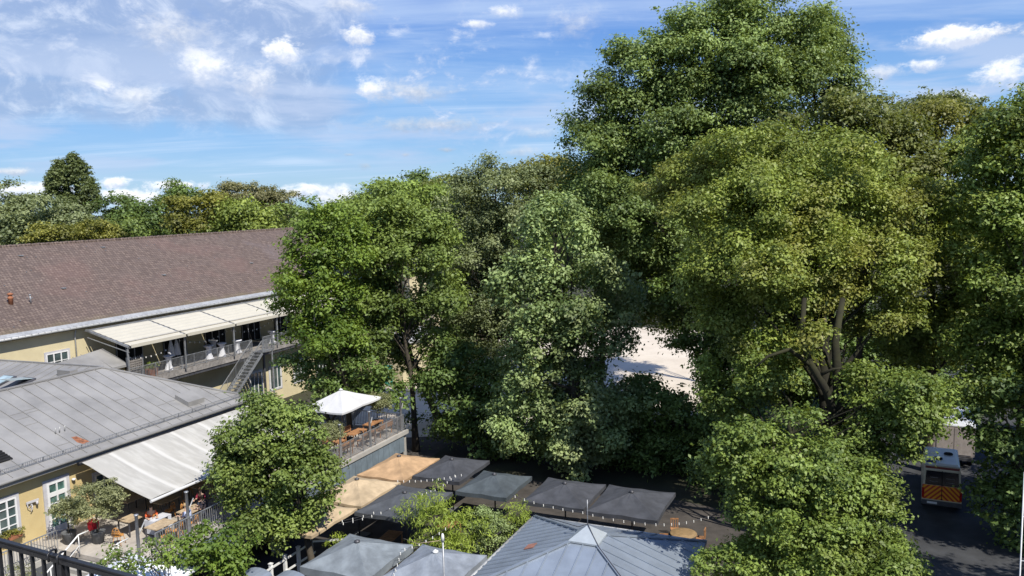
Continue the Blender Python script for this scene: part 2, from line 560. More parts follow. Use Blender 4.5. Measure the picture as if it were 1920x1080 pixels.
for (u, v, s_) in [(30.9, 50.2, 0)]:
    pass
slope = (ZR - ZE) / DH
def on_roof(x, y):
    return (x, y, ZE + slope * y)
# clay vent, metal vent, roof hatches, snow hooks
c = MB(); p = on_roof(30.0 - 2.5, 4.0)
c.lathe([(.16, -.3), (.16, .35), (.19, .38), (.19, .48), (.13, .5), (.13, .62), (.2, .66), (.2, .74), (.05, .8)], p, 10).build('clay_vent', M_terra, roof)
c = MB(); p = on_roof(28.8, 3.7)
c.tube([p, (p[0] - .04, p[1], p[2] + .62)], .05, 7); c.tube([(p[0] - .02, p[1], p[2] + .38), (p[0] + .16, p[1], p[2] + .40)], .035, 6); c.lathe([(.09, 0), (.09, .05), (.02, .09)], (p[0] - .04, p[1], p[2] + .6), 8)
c.build('vent_pipe', M_galv, roof)
for i, (x, y) in enumerate([(32.5, 5.1), (42.5, 5.3), (54, 5.6), (63, 6), (33, 10.5), (41, 10.9)]):
    c = MB(); p = on_roof(x, y); c.bar((x - .16, y, p[2] + .06), (x + .16, y, p[2] + .06), .28, .08)
    c.build('roof_hatch', M_galv, roof)
c = MB()
rs = random.Random(2)
for i in range(70):
    x, y = rs.uniform(24, 68), rs.uniform(.8, 11.4); p = on_roof(x, y)
    c.bar((x, y, p[2] + .05), (x + .07, y + .03, p[2] + .07), .05, .05)
tag(c.build('snow_hook', M_galv, roof), kind='stuff')
# windows of the hall
window(h, 27.3, 29.0, 6.9, 8.15, .5, 3, 2, m_frame=M_white)
for i, x in enumerate([44.6, 47.2, 50.6, 54.0, 57.4, 60.8]):
    window(h, x, x + 1.5, 1.2, 3.3, -1.9, 3, 1)
for x in (33, 37.5, 42, 46.5, 51, 55.5, 60, 64.5, 69):
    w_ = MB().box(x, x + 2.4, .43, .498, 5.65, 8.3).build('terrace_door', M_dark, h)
    f = MB()
    for a in (x, x + .8, x + 1.6, x + 2.36):
        f.box(a, a + .05, .39, .428, 5.65, 8.3)
    f.box(x, x + 2.41, .385, .428, 8.25, 8.33)
    f.build('frame', M_white if x > 54 else M_surround, w_)
MB().tube([(29.6, .2, ZE - .1), (29.6, .4, ZE - .6), (29.6, .4, 5.6)], .05, 7).build('downpipe', M_zinc_light, h)

# ---------------------------------------------------------------- upper terrace
DU0, DU1, DV0 = 40.6, 71.0, 48.8
d = thing('upper_terrace', 'first floor terrace deck with grey steel railing along the yellow hall', 'terrace', DU0, DV0, .2)
LD = DU1 - DU0
MB().box(0, LD, 0, 3.75, 5.15, 5.4).box(-.02, LD + .02, -.06, 0, 5.0, 5.42).build('deck', mat('terrace_boards', (.27, .25, .23), .85, .2, 5, .2), d)
c = MB().box(0, LD, .02, .16, 4.75, 4.995).build('steel_beam', M_steel, d)
for x in (14.5, 29):
    MB().box(x, x + .16, .2, .36, -.2, 4.74).build('column', M_steel, d)
def railing(mb, p, q, hgt=1.0, step=.125, r=.012, top=.05, low=.1):
    p, q = Vector(p), Vector(q); n = max(2, int((q - p).length / step))
    mb.bar(p + Vector((0, 0, hgt)), q + Vector((0, 0, hgt)), top, .04)
    mb.bar(p + Vector((0, 0, low)), q + Vector((0, 0, low)), .03, .03)
    for i in range(n + 1):
        a = p.lerp(q, i / n); k = r if i % 10 else r * 2.2
        mb.bar(a + Vector((0, 0, 0 if i % 10 == 0 else low)), a + Vector((0, 0, hgt)), k * 2, k * 2)
rl = MB()
railing(rl, (.1, .04, 5.42), (12.9, .04, 5.42)); railing(rl, (14.3, -1.2, 5.42), (14.3, .04, 5.42)); railing(rl, (12.9, -1.2, 5.42), (14.3, -1.2, 5.42)); railing(rl, (14.35, .04, 5.42), (LD, .04, 5.42))
rl.build('railing', M_galv, d)
# pergola awning
a = thing('pergola_awning', 'row of cream fabric awnings on a grey steel pergola above the upper terrace', 'awning', DU0, DV0 - .3, 5.6)
xs = [0, 5.25, 10.55, 15.95, 21.3, 26.6, 30.2]
fr = MB()
for x in xs:
    fr.box(x - .05, x + .05, -.0, .10, .03 if x > 0 else .03, 2.55)
    fr.bar((x, -.1, 2.70), (x - .4, 3.7, 3.84), .12, .14)
fr.bar((xs[0], .05, 2.60), (xs[-1], .05, 2.60), .1, .1)
fr.bar((xs[0] - .45, 3.5, 3.80), (xs[-1], 3.5, 3.80), .5, .12)
fr.bar((xs[0], -.1, 2.3), (xs[0] - .4, 3.6, 3.3), .05, .05)
fr.build('steel_frame', M_galv, a)
for i in range(len(xs) - 1):
    x0, x1 = xs[i] + .1, xs[i + 1] - .1
    c = MB()
    N = 14
    vs, fs = [], []
    for j in range(N + 1):
        t = j / N
        y = -.2 + t * 3.45
        z = 2.80 + (y + .1) / 3.8 * 1.14 + (.012 if j % 2 else -.014)
        xo = -.4 * (y + .1) / 3.8
        vs += [(x0 + xo, y, z), (x1 + xo, y, z)]
        if j:
            fs.append((2 * j - 2, 2 * j - 1, 2 * j + 1, 2 * j))
    n0 = len(vs)
    vs += [(v_[0], v_[1], v_[2] - .02) for v_ in vs]
    fs += [tuple(k + n0 for k in reversed(f_)) for f_ in list(fs)]
    c.add(vs, fs)
    c.box(x0, x1, -.26, -.21, 2.62, 2.86)
    c.build('awning_fabric', M_canvas, a)
    c = MB().bar((x0 - .06, .48, 3.01), (x1 - .06, .48, 3.01), .18, .05).build('cross_rail', mat('awning_rail', (.42, .40, .36), .7), a)

# bar tables under white stretch covers
def bar_table():
    t = thing('bar_table', 'x', 'table', 0, 0, 0, group='bar tables in white covers on the upper terrace')
    n = 20; prof = [(.36, 0), (.24, .3), (.19, .62), (.22, .9), (.38, 1.06)]
    vs, fs = [], []
    for i, (r_, z) in enumerate(prof):
        for k in range(n):
            aa = 2 * math.pi * k / n; q = r_ * (1 + (.13 if k % 5 == 0 else -.05) * (1 - z))
            vs.append((q * math.cos(aa), q * math.sin(aa), z))
    for i in range(len(prof) - 1):
        for k in range(n):
            fs.append((i * n + k, i * n + (k + 1) % n, (i + 1) * n + (k + 1) % n, (i + 1) * n + k))
    MB().add(vs, fs, True).build('cover_skirt', M_cloth, t)
    MB().lathe([(.39, 1.05), (.40, 1.07), (.40, 1.11), (.38, 1.125)], n=24).build('table_top', M_cloth, t)
    return t


bt = bar_table()
btl = ['nearest bar table in white cover, beside the terracotta planter', 'bar table in white cover, first of the pair left of the middle awning post',
       'bar table in white cover, second of the pair left of the middle awning post', 'bar table in white cover partly behind the third awning post',
       'bar table in white cover nearest the top of the metal stair', 'bar table in white cover near the terrace wall, behind the paired tables']
for i, (u, v) in enumerate([(45.4, 49.9), (49.8, 50.1), (51.1, 49.9), (52.6, 49.6), (57.4, 49.9), (51.9, 51.6)]):
    o = bt if i == 0 else copy_tree(bt)
    place(o, u, v, 5.6, .7 * i, btl[i])
t = thing('folded_parasol', 'pair of folded white parasols leaning together on the upper terrace', 'parasol', 47.2, 51.2, 5.6)
for k, dx in enumerate((-.28, .3)):
    MB().lathe([(.30, .7), (.26, 1.1), (.17, 1.55), (.07, 1.95), (.03, 2.1)], (dx, 0, 0), 9, False).build('folded_canopy', M_cloth, t)
    MB().tube([(dx, 0, 0), (dx, 0, 2.2)], .025, 6).build('pole', M_galv, t)
t = thing('planter_box', 'terracotta coloured planter behind the railing at the near end of the upper terrace', 'planter', 43.2, 49.3, 5.6)
MB().prism([(-.32, 0), (.32, 0), (.42, .55), (-.42, .55)], 'y', -.25, .25).build('pot', M_terra, t)
t = thing('screen_panel', 'woven grey lattice screen standing at the near corner of the upper terrace', 'screen', 40.9, 49.05, 5.6)
c = MB()
for i in range(9):
    c.box(0, 1.3, -.01, .01, .25 + i * .17, .36 + i * .17)
for i in range(8):
    c.box(i * .18, i * .18 + .05, -.03, -.012, .2, 1.8)
c.build('slats', mat('grey_wicker', (.24, .22, .20), .9, .2, 8), t)
for x in (-.06, 1.325):
    MB().box(x, x + .055, -.04, .04, 0, 1.85).build('post', M_galv, t)

# metal stair
s = thing('metal_stair', 'grey steel outdoor stair climbing to the upper terrace', 'stair', 54.9, 47.6, 0)
MB().box(-1.45, .02, .03, 1.13, 5.54, 5.6).build('landing', M_galv, s)
n = 24; dx = -.27; dz = -5.6 / n
for i in range(n):
    MB().box(-1.5 + dx * (i + 1), -1.5 + dx * i + .03, .06, 1.1, 5.6 + dz * (i + 1) - .04, 5.6 + dz * (i + 1)).build('step', M_galv, s)
for y in (.03, 1.12):
    e_ = (-1.5 + dx * n, y, 0.05)
    MB().bar((-1.47, y, 5.5), e_, .03, .24).build('stringer', M_galv, s)
    c = MB(); c.bar((-1.47, y, 6.6), (e_[0], y, 1.1), .06, .05)
    for i in range(50):
        q = Vector((-1.47, y, 5.5)).lerp(Vector(e_), i / 49); c.bar(q, q + Vector((0, 0, 1.05)), .018 if i % 8 else .045, .018)
    c.build('handrail', M_galv, s)
MB().box(-.2, -.08, .1, .2, 0, 5.53).build('support_post', M_galv, s)

# ---------------------------------------------------------------- front building with grey seam roof
FU, FV = 8.0, 34.3
b = thing('front_building', 'yellow plastered building with a grey standing seam hip roof and arched white door', 'building', FU, FV, 0)
XE, XA = 29.5, 24.4                                # eave corner and ridge end along x
MB().box(0, XE - .5, .5, 12.9, 0, 6.26).build('wall', M_yellow, b)
rf = MB()
zE, zR, D = 6.42, 8.9, 6.7
P_ = [(-.3, 0, zE), (XE, 0, zE), (XE, 2 * D, zE), (-.3, 2 * D, zE), (-.3, D, zR), (XA, D, zR)]
rf.add(P_, [(0, 1, 5, 4), (1, 2, 5), (2, 3, 4, 5), (3, 0, 4)])
rf.add([(x, y, z - .14) for x, y, z in P_[:4]] + [(x, y, z - .01) for x, y, z in P_[:4]], [(3, 2, 1, 0), (0, 1, 5, 4), (1, 2, 6, 5), (2, 3, 7, 6), (3, 0, 4, 7)])
ns = int(XE / .74)
for i in range(ns):
    x = XE - .45 - i * .74
    t_ = 1 if x < XA else (XE - x) / (XE - XA)
    rf.bar((x, 0.02, zE + .02), (x, D * t_, zE + (zR - zE) * t_ + .02), .028, .045)
    rf.bar((x, 2 * D, zE + .02), (x, 2 * D - D * t_, zE + (zR - zE) * t_ + .02), .028, .045)
for i in range(17):
    y = .38 + i * .77; t_ = min(y, 2 * D - y) / D
    rf.bar((XE, y, zE + .02), (XE - (XE - XA) * t_, y, zE + (zR - zE) * t_ + .02), .028, .045)
for k in range(26):                                 # cross joints between sheets
    i = rs.randrange(1, ns - 2); x = XE - .45 - i * .74; y = rs.uniform(.6, 6.0)
    if y / D < ((XE - x) / (XE - XA)):
        z = zE + (zR - zE) * y / D
        rf.bar((x, y, z + .008), (x - .74, y, z + .008), .03, .02)
rf.bar((XE, 0, zE + .05), (XA, D, zR + .06), .10, .07); rf.bar((XE, 2 * D, zE + .05), (XA, D, zR + .06), .10, .07); rf.bar((-.3, D, zR + .05), (XA, D, zR + .05), .14, .08)
roof = rf.build('roof', M_zinc, b)
g_ = MB().tube([(-.3, -.1, zE - .05), (XE + .1, -.1, zE - .05)], .085, 8)
g_.box(-.3, XE, -.03, .3, zE - .3, zE - .15)
g_.build('gutter', M_zinc, b)
sg = MB()
for i in range(int(XE / .09)):
    x = i * .09; sg.bar((x, .42, zE + .18), (x, .36, zE + .40), .014, .014)
for zz_ in (.19, .40):
    sg.bar((-.3, .42 - (zz_ - .19) * .27, zE + zz_), (XE - .5, .42 - (zz_ - .19) * .27, zE + zz_), .022, .022)
for i in range(27):
    sg.bar((i, .42, zE + .1), (i, .42, zE + .4), .03, .03)
sg.build('snow_guard', M_galv, roof)
def rz(y):
    return zE + (zR - zE) * y / D
c = MB(); y = 1.0; x = 25.9
c.slab([(x - .6, y, rz(y) + .28), (x + .6, y, rz(y) + .28), (x + .6, y + 1.0, rz(y + 1) + .28), (x - .6, y + 1.0, rz(y + 1) + .28)], .3)
c.build('roof_hatch', M_zinc, roof)
c = MB(); x, y = 14.4, 1.3
for i in range(7):
    c.box(x - .75, x + .65, y + i * .17, y + i * .17 + .12, rz(y + i * .17) + .05, rz(y + i * .17) + .16)
c.slab([(x - .8, y - .1, rz(y) + .04), (x + .7, y - .1, rz(y) + .04), (x + .7, y + 1.2, rz(y + 1.2) + .04), (x - .8, y + 1.2, rz(y + 1.2) + .04)], .05)
c.build('louvre_vent', M_dark, roof)
c = MB()
for dx_ in (0, .22, .5):
    c.tube([(17.9 + dx_, 2.1, rz(2.1)), (17.9 + dx_, 2.05, rz(2.1) + .3)], .03, 6)
c.build('vent_pipes', M_zinc_light, roof)
c = MB()
x, y = 18.4, .7
c.add([(x - .05, y, rz(y) + .006), (x + .32, y + .05, rz(y + .05) + .006), (x + .12, y + .75, rz(y + .75) + .006), (x - .12, y + .8, rz(y + .8) + .006), (x - .2, y + .3, rz(y + .3) + .006)], [(0, 1, 2, 3, 4)])
c.build('rust_stain', M_rust, roof)
# door, windows (wall plane y=.5)
dr = MB(); x0, x1, z0, z1 = 16.05, 17.05, 3.02, 5.45
for q in ((x0 - .17, x0, z0, z1 + .17), (x1, x1 + .17, z0, z1 + .17), (x0, x1, z1, z1 + .17)):
    dr.box(q[0], q[1], .44, .5, q[2], q[3])
dr = dr.build('door', M_surround, b)
lf = MB()
for q in ((x0, x0 + .11, z0, z1), (x1 - .11, x1, z0, z1), (x0 + .11, x1 - .11, z1 - .08, z1), (x0 + .11, x1 - .11, 4.78, 4.98), (x0 + .11, x1 - .11, z0, z0 + .3),
          ((x0 + x1) / 2 - .03, (x0 + x1) / 2 + .03, z0 + .3, 4.78), ((x0 + x1) / 2 - .03, (x0 + x1) / 2 + .03, 4.98, z1 - .08)):
    lf.box(q[0], q[1], .42, .49, q[2], q[3])
for zz_ in (3.68, 4.05, 4.42):
    lf.box(x0 + .11, (x0 + x1) / 2 - .03, .435, .49, zz_, zz_ + .035); lf.box((x0 + x1) / 2 + .03, x1 - .11, .435, .49, zz_, zz_ + .035)
lf.build('door_leaf', M_white, dr)
MB().box(x0 + .1, x1 - .1, .475, .488, z0 + .28, z1 - .05).build('pane', mat('greenish_glass', (.10, .20, .17), .1, .4, 2.5, spec=.9), dr)
window(b, 13.7, 14.58, 3.76, 5.40, .5, 2, 4, label='window with a flower box')
window(b, 10.9, 11.8, 3.78, 5.33, .5, 2, 4)
for x in (18.6, 21.2, 23.9, 26.5):
    window(b, x, x + 1.0, 3.2, 5.05, .5, 2, 4, m_frame=mat('shaded_cream_frame', (.62, .60, .52), .7))
fl = thing('flower_box', 'terracotta flower box with orange blossoms on the window sill left of the door', 'flower box', FU + 13.65, FV + .2, 3.6)
MB().prism([(0, 0), (.22, 0), (.26, .2), (-.02, .2)], 'x', 0, .9).build('trough', M_terra, fl)
br_ = thing('wall_bracket', 'ornate grey wall lamp bracket on the yellow wall between window and door', 'wall lamp', FU + 15.25, FV + .42, 4.8)
c = MB(); c.bar((-.25, 0, .12), (.28, -.1, .15), .05, .1)
c.tube([(-.2, 0, .1), (-.22, -.05, -.05), (-.1, -.05, -.18), (.02, -.05, -.1), (-.02, -.05, .02), (-.1, -.05, -.02)], .02, 5); c.tube([(-.02, 0, .1), (0, -.05, -.2), (-.1, -.05, -.3)], .02, 5)
c.build('bracket', M_surround, br_)
MB().lathe([(.02, 0), (.06, -.04), (.05, -.14), (.01, -.17)], (.2, -.1, .1), 8).build('lamp', M_surround, br_)
MB().lathe([(.03, 0), (.09, -.02), (.09, -.08), (.03, -.12)], (0, 0, 0), 10).build('wall_lamp', M_white, tag(thing('round_wall_lamp', 'small white round lamp on the wall right of the door', 'wall lamp', FU + 17.4, FV + .38, 5.32), None))

# cross wing behind
w = thing('cross_wing', 'grey metal roofed wing joining behind the ridge of the front building', 'building', 24.1, 40.2, 0)
zr = 8.92
c = MB(); c.box(2.5, 13.7, 1.9, 11.6, 0, 6.4); c.build('wall', M_cream, w)
c = MB()
xr, zw = 8.4, 6.8
Q = [(1.0, .8, zw), (xr, .8, zr), (13.8, .8, zw), (1.0, 11.8, zw), (xr - .6, 11.8, zr), (13.8, 11.8, zw)]
c.add(Q, [(0, 1, 4, 3), (1, 2, 5, 4), (0, 2, 1), (3, 4, 5)])
c.add([(q[0], q[1], zw - .15) for q in (Q[0], Q[2], Q[5], Q[3])] + [(q[0], q[1], zw - .01) for q in (Q[0], Q[2], Q[5], Q[3])], [(3, 2, 1, 0), (0, 1, 5, 4), (1, 2, 6, 5), (2, 3, 7, 6), (3, 0, 4, 7)])
for i in range(16):
    y = 1.1 + i * .67; t_ = (y - .8) / 11
    c.bar((1.0, y, zw + .02), (xr - .6 * t_, y, zr + .02), .028, .045)
c.bar((xr, .8, zr + .03), (xr - .6, 11.8, zr + .03), .12, .08)
roof = c.build('roof', M_zinc, w)
for i, y in enumerate((3.9, 5.6)):
    x = 5.6
    def z_(x_):
        return zw + (x_ - 1) / (xr - 1) * (zr - zw)
    k = MB()
    k.slab([(x - .8, y, z_(x - .8) + .16), (x + .8, y, z_(x + .8) + .16), (x + .8, y + 1.1, z_(x + .8) + .16), (x - .8, y + 1.1, z_(x - .8) + .16)], .2)
    sk = k.build('skylight', M_steel, roof)
    k = MB()
    up = .55 if i == 0 else .0
    k.slab([(x - .68, y + .12, z_(x - .68) + .2 + up), (x + .68, y + .12, z_(x + .68) + .2), (x + .68, y + .98, z_(x + .68) + .2), (x - .68, y + .98, z_(x - .68) + .2 + up)], .03)
    k.build('skylight_pane', mat('pale_reflecting_glass', (.35, .45, .47), .1, .2, 2, spec=.9), sk)
    if i == 0:
        pass
k = MB().box(7.0, 7.5, 1.8, 2.9, 8.4, 8.92).build('roof_box', M_zinc, roof)

# lean-to roof between wing and terrace
le = thing('lean_to', 'small grey hipped lean-to roof at the near end of the upper terrace', 'building', 37.6, 48.6, 0)
c = MB(); c.box(.3, 3.2, .6, 4.0, 0, 6.8).build('wall', M_yellow, le)
c = MB()
Q = [(-.9, .2, 6.95), (3.4, .4, 6.95), (3.4, 3.9, 6.95), (-.9, 4.0, 7.3), (3.1, 2.6, 8.05), (-.9, 2.2, 7.75)]
c.add(Q, [(0, 1, 4, 5), (1, 2, 4), (2, 3, 5, 4)])
c.add([(q[0], q[1], 6.8) for q in Q[:4]] + [(q[0], q[1], 6.94) for q in Q[:4]], [(3, 2, 1, 0), (0, 1, 5, 4), (1, 2, 6, 5), (2, 3, 7, 6), (3, 0, 4, 7)])
for x in (-.2, .5, 1.2, 1.9):
    c.bar((x, .28, 6.97), (x, 2.3 + .1 * (x + .9), 7.78 + .075 * (x + .9)), .028, .045)
c.build('roof', M_zinc, le)

# ---------------------------------------------------------------- big white awning
def awning_mat():
    m = bpy.data.materials.new('awning_cloth_with_seams'); m.use_nodes = True
    t = NT(m.node_tree)
    o = t.n('ShaderNodeOutputMaterial'); b_ = t.n('ShaderNodeBsdfPrincipled')
    co = t.n('ShaderNodeTexCoord').outputs['Object']
    s_ = t.n('ShaderNodeSeparateXYZ'); t.link(co, s_.inputs[0])
    f_ = t.m('FRACT', t.m('MULTIPLY', t.m('ADD', s_.outputs[0], 20.3), 1 / 1.9))
    seam = t.mr(t.m('ABSOLUTE', t.m('SUBTRACT', f_, .5)), .10, .02)
    dirt = t.noise(t.mapv(co, (2.2, .35, 1)), 1.6, 6, .6)
    blot = t.noise(co, .55, 5, .6)
    c = t.mix(t.mr(dirt, .40, .70), (.40, .385, .345), (.49, .475, .43))
    c = t.mix(t.mr(blot, .56, .68, 0, .35), c, (.33, .31, .27))
    c = t.mix(t.m('MULTIPLY', seam, .75), c, (.60, .585, .54))
    t.link(c, b_.inputs['Base Color']); b_.inputs['Roughness'].default_value = .85
    tr = t.n('ShaderNodeBsdfTranslucent'); t.link(c, tr.inputs[0])
    mx = t.n('ShaderNodeMixShader'); mx.inputs[0].default_value = .12
    t.link(b_.outputs[0], mx.inputs[1]); t.link(tr.outputs[0], mx.inputs[2]); t.link(mx.outputs[0], o.inputs[0])
    return m


aw = thing('terrace_awning', 'large off white awning stretched from the grey roof over the restaurant terrace', 'awning', 25.45, 34.15, 0)
x0, x1 = 0.0, 12.0
c = MB()
NX, NY = 60, 8
vs, fs = [], []
for j in range(NY + 1):
    for i in range(NX + 1):
        x = x0 + (x1 - x0) * i / NX; t_ = j / NY
        seam = .09 * abs(math.sin(math.pi * (x + .3) / 1.9)) ** .6
        vs.append((x - .05 * t_, -.05 - 4.45 * t_, 6.15 - 1.3 * t_ - .10 * math.sin(math.pi * t_) + seam * (1 if t_ > .02 else 0)))
for j in range(NY):
    for i in range(NX):
        k = j * (NX + 1) + i
        fs.append((k, k + NX + 1, k + NX + 2, k + 1))
n0 = len(vs); vs += [(v_[0], v_[1], v_[2] - .015) for v_ in vs]; fs += [tuple(k + n0 for k in reversed(f_)) for f_ in list(fs)]
c.add(vs, fs, True)
c.build('awning_fabric', awning_mat(), aw)
MB().tube([(x0 - .15, -.0, 6.1), (x1 + .1, -.0, 6.1)], .10, 8).build('roller', M_iron, aw)
MB().tube([(x0 - .08, -4.52, 4.83), (x1, -4.52, 4.83)], .07, 8).build('front_bar', M_canvas_w, aw)
for x in (.3, 5.5, 10.7):
    MB().bar((x, .0, 5.95), (x + .8, -2.2, 5.25), .05, .06).bar((x + .8, -2.2, 5.25), (x + .1, -4.45, 4.78), .05, .06).build('folding_arm', M_galv, aw)

# ---------------------------------------------------------------- lower terrace
TU0, TU1, TV = 23.1, 44.6, 27.9
t = thing('restaurant_terrace', 'raised restaurant terrace with blue grey cladding and steel railing', 'terrace', TU0, TV, 0)
LT = TU1 - TU0
MB().box(0, LT, 0, 6.9, 2.78, 3.0).box(14.5, LT, 6.9, 16.0, 2.78, 2.99).build('floor', M_paving, t)
c = MB().box(-.05, LT + .05, -.14, 0, 2.80, 3.06).build('edge_beam', M_concrete, t)
c = MB()
for i in range(int(LT / .62)):
    c.box(i * .62 + .01, i * .62 + .60, -.06 - .004 * (i % 2), .0, 1.7, 2.79)
c.build('cladding', M_bluegrey, t)
c = MB()
for x in (0, 4.2, 8.4, 12.7, 17.0, LT - .35):
    c.box(x, x + .35, .05, .4, 0, 2.77)
c.box(0, LT, 2.2, 2.3, 0, 2.77)
c.build('piers', M_concrete, t)
rl = MB()
railing(rl, (1.0, .12, 3.03), (LT - .1, .12, 3.03), 1.05, .13, .013)
railing(rl, (LT - .1, .15, 3.03), (LT - .1, 6.6, 3.03), 1.05, .13, .013)
rl.build('railing', M_galv, t)
posts_lbl = ['grey steel post with lamp arm at the near end of the terrace railing', 'grey steel post with lamp arm at the middle of the awning edge',
             'grey steel post in the railing left of the far parasol', 'grey steel post in the railing in front of the wooden benches', 'corner grey steel post at the far end of the terrace']
def post():
    p = thing('steel_post', 'steel post', 'post', 0, 0, group='steel posts along the terrace railing')
    MB().lathe([(.085, 0), (.075, .04), (.07, 2.22), (.10, 2.24), (.10, 2.28), (.02, 2.30)], n=10).build('shaft', M_galv, p)
    MB().tube([(.06, 0, 1.35), (.55, .05, 1.75)], .03, 6).build('lamp_arm', M_zinc_light, p)
    return p
p0 = post()
for i, u in enumerate((23.17, 26.0, 37.6, 40.65, 44.3)):
    o = p0 if i == 0 else copy_tree(p0)
    place(o, u, 28.08 if i else 27.98, 3.0, .2, posts_lbl[i])

# walkway by the door with plinth and stair down
k = thing('entrance_walkway', 'pale concrete walkway with grey plinth and thin railing leading to the white door', 'walkway', 11.2, 32.6, 0)
MB().box(0, 11.84, 0, 2.15, 2.75, 3.0).build('slab', M_concrete, k)
MB().box(7.6, 11.9, -.02, .2, .0, 2.74).box(0, 7.5, .02, .2, 0, 2.74).build('plinth', M_pot, k)
rl = MB(); railing(rl, (0, .1, 3.0), (11.7, .1, 3.0), 1.0, .13, .011); rl.build('railing', M_galv, k)
st = thing('terrace_steps', 'broad pale stone steps with white handrails descending from the restaurant terrace', 'steps', 23.05, 29.0, 0)
for i in range(15):
    MB().box(-.3 * (i + 1), -.3 * i, 0, 2.6, 0, 2.8 - i * .187).build('step', M_concrete, st)
for y in (.06, 2.5):
    c = MB(); c.tube([(.5, y, 3.9), (0, y, 3.9), (-4.4, y, 1.05)], .035, 8); c.tube([(0, y, 3.4), (-4.4, y, .55)], .02, 6)
    for i in range(4):
        c.tube([(-1.4 * i, y, 2.8 - 1.4 * i * .62 if i else 3.0), (-1.4 * i, y, 3.9 - 1.4 * i * .648)], .022, 6)
    c.build('handrail', M_white, st)

# ---------------------------------------------------------------- terrace furniture
def T3(u, v):
    return 23.15 + (u - 22) * 1.0525 + (v - 26) * .047, 27.8 + (v - 26) * 1.12


def T0(u, v):
    return 36.6 + (u - 36) * 1.03 + (v - 10) * .06, 10.65 + (v - 10) * 1.055


def table(name, label, u, v, z, rot, m, sx=1.2, sy=.8, hz=.75, group=None, legm=None):
    t_ = thing(name, label, 'table', u, v, z, rot, group)
    c = MB()
    for i in range(5):
        c.box(-sx / 2, sx / 2, -sy / 2 + i * sy / 5 + .006, -sy / 2 + (i + 1) * sy / 5 - .006, hz - .04, hz)
    c.build('table_top', m, t_)
    for a_ in (-1, 1):
        for b_ in (-1, 1):
            MB().box(a_ * (sx / 2 - .06) - .025, a_ * (sx / 2 - .06) + .025, b_ * (sy / 2 - .06) - .025, b_ * (sy / 2 - .06) + .025, 0, hz - .042).build('leg', legm or M_steel, t_)
    return t_


def chair():
    c_ = thing('bistro_chair', 'x', 'chair', 0, 0, group='orange rattan chairs on the restaurant terrace')
    MB().lathe([(.19, .43), (.22, .445), (.22, .465), (.18, .475)], n=14).build('seat', M_rattan, c_)
    m_ = MB()
    pts = [(.20 * math.cos(a_) , -.17 - .05 * math.sin(a_), .46 + .42 * math.sin(a_)) for a_ in [math.pi * i / 10 for i in range(11)]]
    m_.tube(pts, .02, 6)
    for i in (3, 5, 7):
        m_.tube([(pts[i][0], -.17, .46), pts[i]], .012, 5)
    m_.tube([(pts[2][0], pts[2][1], pts[2][2] - .02), (pts[8][0], pts[8][1], pts[8][2] - .02)], .025, 5)
    m_.tube([(-.16, -.2, .62), (.16, -.2, .62)], .03, 5)
    m_.build('backrest', M_rattan, c_)
    for a_ in (-1, 1):
        for b_ in (-1, 1):
            MB().tube([(a_ * .14, b_ * .14, .44), (a_ * .2, b_ * .2, 0)], .014, 6).build('leg', M_rattan, c_)
    return c_


ch0 = chair()
tabs = [(24.2, 27.35, 'slatted pale table beside the near railing of the awning terrace'), (24.3, 29.1, 'pale table in the shade left of the seated guests'),
        (26.4, 29.4, 'table in the middle of the shaded terrace, behind the person in orange'), (26.0, 27.4, 'pale table of the guest in the blue checked shirt'),
        (28.6, 29.4, 'table deep under the awning below the menu board'), (28.4, 27.4, 'table beside the railing hidden mostly by the leafy tree'), (30.8, 28.2, 'table under the far half of the awning'), (25.9, 31.0, 'narrow table against the yellow wall')]
cl = ['rattan chair at the railing table, back to the railing, nearest the thick post', 'rattan chair at the railing table, second from the thick post', 'rattan chair with round back behind the slatted railing table',
      'rattan chair alone at the shaded left edge of the terrace', 'rattan chair left of the blue checked shirt', 'rattan chair with bright round back right of the blue checked shirt', 'rattan chair behind the orange shirt', 'rattan chair at the middle table facing the wall',
      'rattan chair at the table under the menu board, wall side', 'rattan chair at the table under the menu board, railing side', 'rattan chair deep in the far awning shade', 'rattan chair by the tree trunk side of the railing']
spots = [(23.85, 26.72, 0), (24.5, 26.72, .2), (24.7, 28.0, 3.3), (23.1, 28.6, -1.2), (25.4, 26.75, .3), (26.4, 28.1, 3.0), (26.9, 30.1, 2.9), (26.0, 28.75, .2), (28.4, 30.1, 3.3), (28.8, 28.7, 0), (31.0, 28.9, 3), (28.6, 26.75, .1)]
for i, (u, v, l) in enumerate(tabs):
    table('terrace_table', l, *T3(u, v), 3.0, 0, M_lightwood, 1.15, .8, group='pale tables on the restaurant terrace')
for i, (u, v, a_) in enumerate(spots):
    o = ch0 if i == 0 else copy_tree(ch0)
    place(o, *T3(u, v), 3.0, a_, cl[i])
